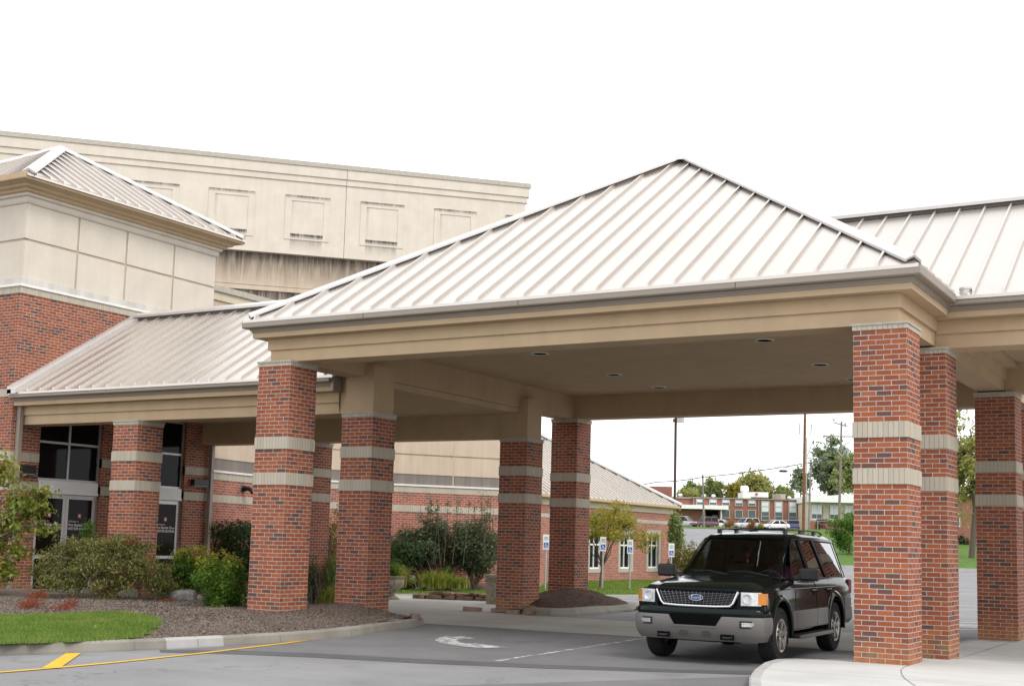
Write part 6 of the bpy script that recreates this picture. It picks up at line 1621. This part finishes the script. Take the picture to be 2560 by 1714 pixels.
# wheels
for x in (1.51,-1.51):
    for s in (-1,1):
        m=MB(); prof=[(.235,-.12),(.33,-.128),(.385,-.115),(.402,-.08),(.405,0),(.402,.08),(.385,.115),(.34,.126),(.30,.118),(.245,.12),(.235,.10),(.225,.0),(.235,-.12)]
        m.lathe(prof,(x,s*.865,.405),40,0,axis='y',scale=(1,s,1)); ty=vp('wheel',m,M['tyre'])
        m=MB(); cx_,cz_=x,.405; yo=lambda d:s*(.865+d)
        m.lathe([(.243,.118),(.232,.125),(.222,.10),(.215,-.05),(0,-.06)],(x,s*.865,.405),36,0,axis='y',scale=(1,s,1)); vp('rim_barrel',m,M['alloy'] if False else M['grillebar'],ty)
        m=MB()
        m.lathe([(.244,.112),(.240,.127),(.214,.122),(.210,.10)],(x,s*.865,.405),36,0,axis='y',scale=(1,s,1))
        for k in range(5):
            a=2*math.pi*k/5+.3
            for da in (-.17,.17):
                c0=Vector((math.cos(a+da*.5),0,math.sin(a+da*.5)));c1=Vector((math.cos(a+da),0,math.sin(a+da)))
                A=Vector((x,yo(.095),.405))+c0*.06;B=Vector((x,yo(.112),.405))+c1*.222
                m.bar(A,B,.046,.03*s*1,0,(0,1,0))
        m.lathe([(.09,.06),(.085,.118),(.06,.126),(0,.128)],(x,s*.865,.405),24,0,axis='y',scale=(1,s,1)); vp('rim',m,M['alloy'],ty)
        m=MB(); m.lathe([(0,.131),(.045,.130),(.05,.125)],(x,s*.865,.405),20,0,axis='y',scale=(1,s,1)); vp('centre_cap',m,M['clad'],ty)
# interior
m=MB(); m.box(.30,.86,-.82,.82,.80,1.10); m.box(.22,.34,.15,.66,.95,1.12); vp('dashboard',m,M['dash'],bevel=.05)
for y in (-.40,.40):
    m=MB(); m.box(-.62,-.05,y-.26,y+.26,.66,.82); m.obox((-.70,y-.25,.78),(.16,0,0),(0,.5,0),(-.16,0,.62)); st=vp('seat',m,M['seat'],bevel=.05)
    m=MB(); m.box(-.86,-.76,y-.13,y+.13,1.43,1.62); vp('headrest',m,M['seat'],st,bevel=.04)
m=MB(); m.box(-1.65,-1.1,-.75,.75,.66,.84); m.obox((-1.75,-.75,.80),(.16,0,0),(0,1.5,0),(-.14,0,.55)); vp('rear_seat',m,M['seat'],bevel=.05)
m=MB(); n=28; cw_=Vector((.16,.40,1.16)); ax_=Vector((-.80,0,.60)).normalized(); u_=Vector((0,1,0)); w_=ax_.cross(u_)
ring_=[cw_+(u_*math.cos(2*math.pi*k/n)+w_*math.sin(2*math.pi*k/n))*.19 for k in range(n+1)]
m.tube(ring_,.016,8); m.tube([cw_-u_*.18,cw_,cw_+u_*.18],[.014,.03,.014],6); m.tube([cw_,cw_-w_*.18 if w_.z>0 else cw_+w_*.18],[.03,.014],6); m.tube([cw_,cw_-ax_*.22],.03,8); vp('steering_wheel',m,M['wheelgrey'])
m=MB(); m.box(.02,.05,-.12,.12,1.70,1.77); vp('rear_view_mirror',m,M['black'],bevel=.01)
# things in the cabin
Mw=Matrix.Translation(V_.location)@Matrix.Rotation(R(-88.0),4,'Z')
M['ornred']=simple('red_ornament',(.62,.04,.03),.4)
hr=empty('mirror_ornament',Mw@Vector((.10,.0,1.50)),'red ornament hanging from the mirror behind the windscreen','ornament')
def wl_(p): return Mw@Vector(p)
m=MB(); m.tube([wl_((.08,0,1.72)),wl_((.10,0,1.585))],.003,4); m.build('cord',M['black'],hr)
c=wl_((.10,0,1.53)); m=MB(); m.lathe([(0,-.055),(.03,-.04),(.042,-.01),(.036,.03),(.016,.055),(0,.06)],c,14); m.build('pendant',M['ornred'],hr)
m=MB(); m.tube([c-Vector((0,0,.05)),c-Vector((0,0,.10))],[.012,.018],8); m.build('tassel',M['lettering'],hr)
o=MB(); q=[(.62,-.30,1.108),(.62,-.62,1.108),(.80,-.60,1.112),(.80,-.34,1.112)]; o.face([wl_(p) for p in q]); o.face([wl_((a,b,z-.004)) for a,b,z in q][::-1]); o=o.build('paper_sheet',simple('pale_paper',(.45,.62,.56),.7)); tag(o,'pale greenish paper lying on the dashboard behind the windscreen','paper')
# driver, seated: one skinned body
M['skin']=simple('skin',(.42,.26,.19),.6); M['shirt']=simple('plum_top',(.22,.06,.17),.9); M['hair']=simple('dark_hair',(.03,.022,.018),.6)
J=[((-.40,.40,.86),.16),((-.46,.40,1.05),.155),((-.50,.40,1.24),.15),((-.50,.40,1.36),.07),((-.47,.40,1.44),.06),((-.455,.40,1.53),.095),((-.455,.40,1.61),.085),
   ((-.47,.58,1.31),.075),((-.30,.64,1.10),.055),((-.06,.58,1.14),.042),((.06,.545,1.19),.035),
   ((-.47,.22,1.31),.075),((-.30,.16,1.10),.055),((-.06,.22,1.14),.042),((.06,.255,1.19),.035),
   ((-.30,.49,.86),.10),((.05,.50,.90),.085),((.28,.49,.68),.06),((-.30,.31,.86),.10),((.05,.30,.90),.085),((.28,.31,.68),.06)]
Eg=[(0,1),(1,2),(2,3),(3,4),(4,5),(5,6),(2,7),(7,8),(8,9),(9,10),(2,11),(11,12),(12,13),(13,14),(0,15),(15,16),(16,17),(0,18),(18,19),(19,20)]
for hand,sg in ((10,1),(14,-1)):
    p=Vector(J[hand][0])
    for k,(dy,dz,L_) in enumerate(((-.03,.0,.055),(-.010,.012,.065),(.012,.012,.062),(.030,.0,.05))):
        a=len(J); J.append(((p.x+.03,p.y+dy,p.z+dz+.02),.010)); J.append(((p.x+.03+L_*.6,p.y+dy,p.z+dz+.012),.008)); Eg+=[(hand,a),(a,a+1)]
    a=len(J); J.append(((p.x+.015,p.y-.045*sg,p.z+.0),.010)); Eg.append((hand,a))
me=bpy.data.meshes.new('person'); me.from_pydata([tuple(wl_(j[0])) for j in J],Eg,[]); po=bpy.data.objects.new('person',me); COL.objects.link(po)
sk=po.modifiers.new('Skin','SKIN'); sk.use_smooth_shade=True
for v_,j in zip(me.skin_vertices[0].data,J): v_.radius=(j[1],j[1])
me.skin_vertices[0].data[0].use_root=True
sb=po.modifiers.new('Sub','SUBSURF'); sb.levels=1; sb.render_levels=2
me.materials.append(M['skin']); 
dg=bpy.context.evaluated_depsgraph_get(); dg.update(); me2=bpy.data.meshes.new_from_object(po.evaluated_get(dg)); bpy.data.objects.remove(po)
me2.name='person'; me2.materials.clear(); me2.materials.append(M['skin']); me2.materials.append(M['shirt'])
inv=Mw.inverted()
for f_ in me2.polygons:
    c=inv@f_.center; f_.material_index=1 if c.z<1.385 and c.x<-.04 or c.z<1.05 else 0
    f_.use_smooth=True
po=link('person',me2); tag(po,'driver in a plum top seated behind the steering wheel of the dark green vehicle','person')
m=MB(); hc=wl_((-.475,.40,1.60)); m.lathe([(.0,.135),(.06,.12),(.105,.06),(.115,-.02),(.11,-.10),(.07,-.16),(0,-.15)],hc,16,scale=(1,1,1)); 
m.v=[p if (inv@Vector(p)).x<-.40 or (inv@Vector(p)).z>1.66 else tuple(Vector(p)+ (Mw.to_3x3()@Vector((-.07,0,.0)))) for p in m.v]
m.build('hair',M['hair'],po)
m=MB()
for dy in (-.032,.032): m.lathe([(0,-.012),(.012,0),(0,.012)],wl_((-.358,.40+dy,1.56)),8)
m.build('eyes',M['black'],po)
m=MB(); m.lathe([(0,.03),(.016,-.02),(0,-.03)],wl_((-.35,.40,1.525)),8); m.build('nose',M['skin'],po)
m=MB(); m.tube([wl_((-.362,.375,1.482)),wl_((-.352,.40,1.478)),wl_((-.362,.425,1.482))],.006,5); m.build('mouth',M['redlogo'],po)
# ---------------------------------------------------------------- overcast daylight
w=bpy.data.worlds.new('World'); SC.world=w; w.use_nodes=True; nt=w.node_tree; nt.nodes.clear()
SUN_EL,SUN_AZ=R(48),R(110)      # azimuth clockwise from +Y
sky=nt.nodes.new('ShaderNodeTexSky'); sky.sky_type='NISHITA'; sky.sun_disc=False; sky.sun_elevation=SUN_EL; sky.sun_rotation=SUN_AZ; sky.dust_density=3; sky.air_density=1
# a bright even cloud deck veils the clear sky
mx=nt.nodes.new('ShaderNodeMix'); mx.data_type='RGBA'; mx.inputs[0].default_value=.90
mx.inputs[7].default_value=(13.2,13.3,13.6,1)
bg=nt.nodes.new('ShaderNodeBackground'); bg.inputs[1].default_value=.116
out=nt.nodes.new('ShaderNodeOutputWorld')
nt.links.new(sky.outputs[0],mx.inputs[6]); nt.links.new(mx.outputs[2],bg.inputs[0]); nt.links.new(bg.outputs[0],out.inputs[0])
sl_=bpy.data.lights.new('sun','SUN'); so=bpy.data.objects.new('sun',sl_); COL.objects.link(so)
sl_.energy=1.5; sl_.angle=R(22); sl_.color=(1,.96,.90)
dv=Vector((math.sin(SUN_AZ)*math.cos(SUN_EL),math.cos(SUN_AZ)*math.cos(SUN_EL),math.sin(SUN_EL)))
so.rotation_euler=dv.to_track_quat('Z','Y').to_euler(); so.location=(30,-30,40)
SC.view_settings.view_transform='Standard'; SC.view_settings.look='None'; SC.view_settings.exposure=.16; SC.view_settings.gamma=1
SC.cycles.max_bounces=8; SC.cycles.diffuse_bounces=4; SC.cycles.glossy_bounces=4; SC.cycles.transparent_max_bounces=16
SC.cycles.caustics_reflective=False; SC.cycles.caustics_refractive=False
SC.cycles.use_denoising=True
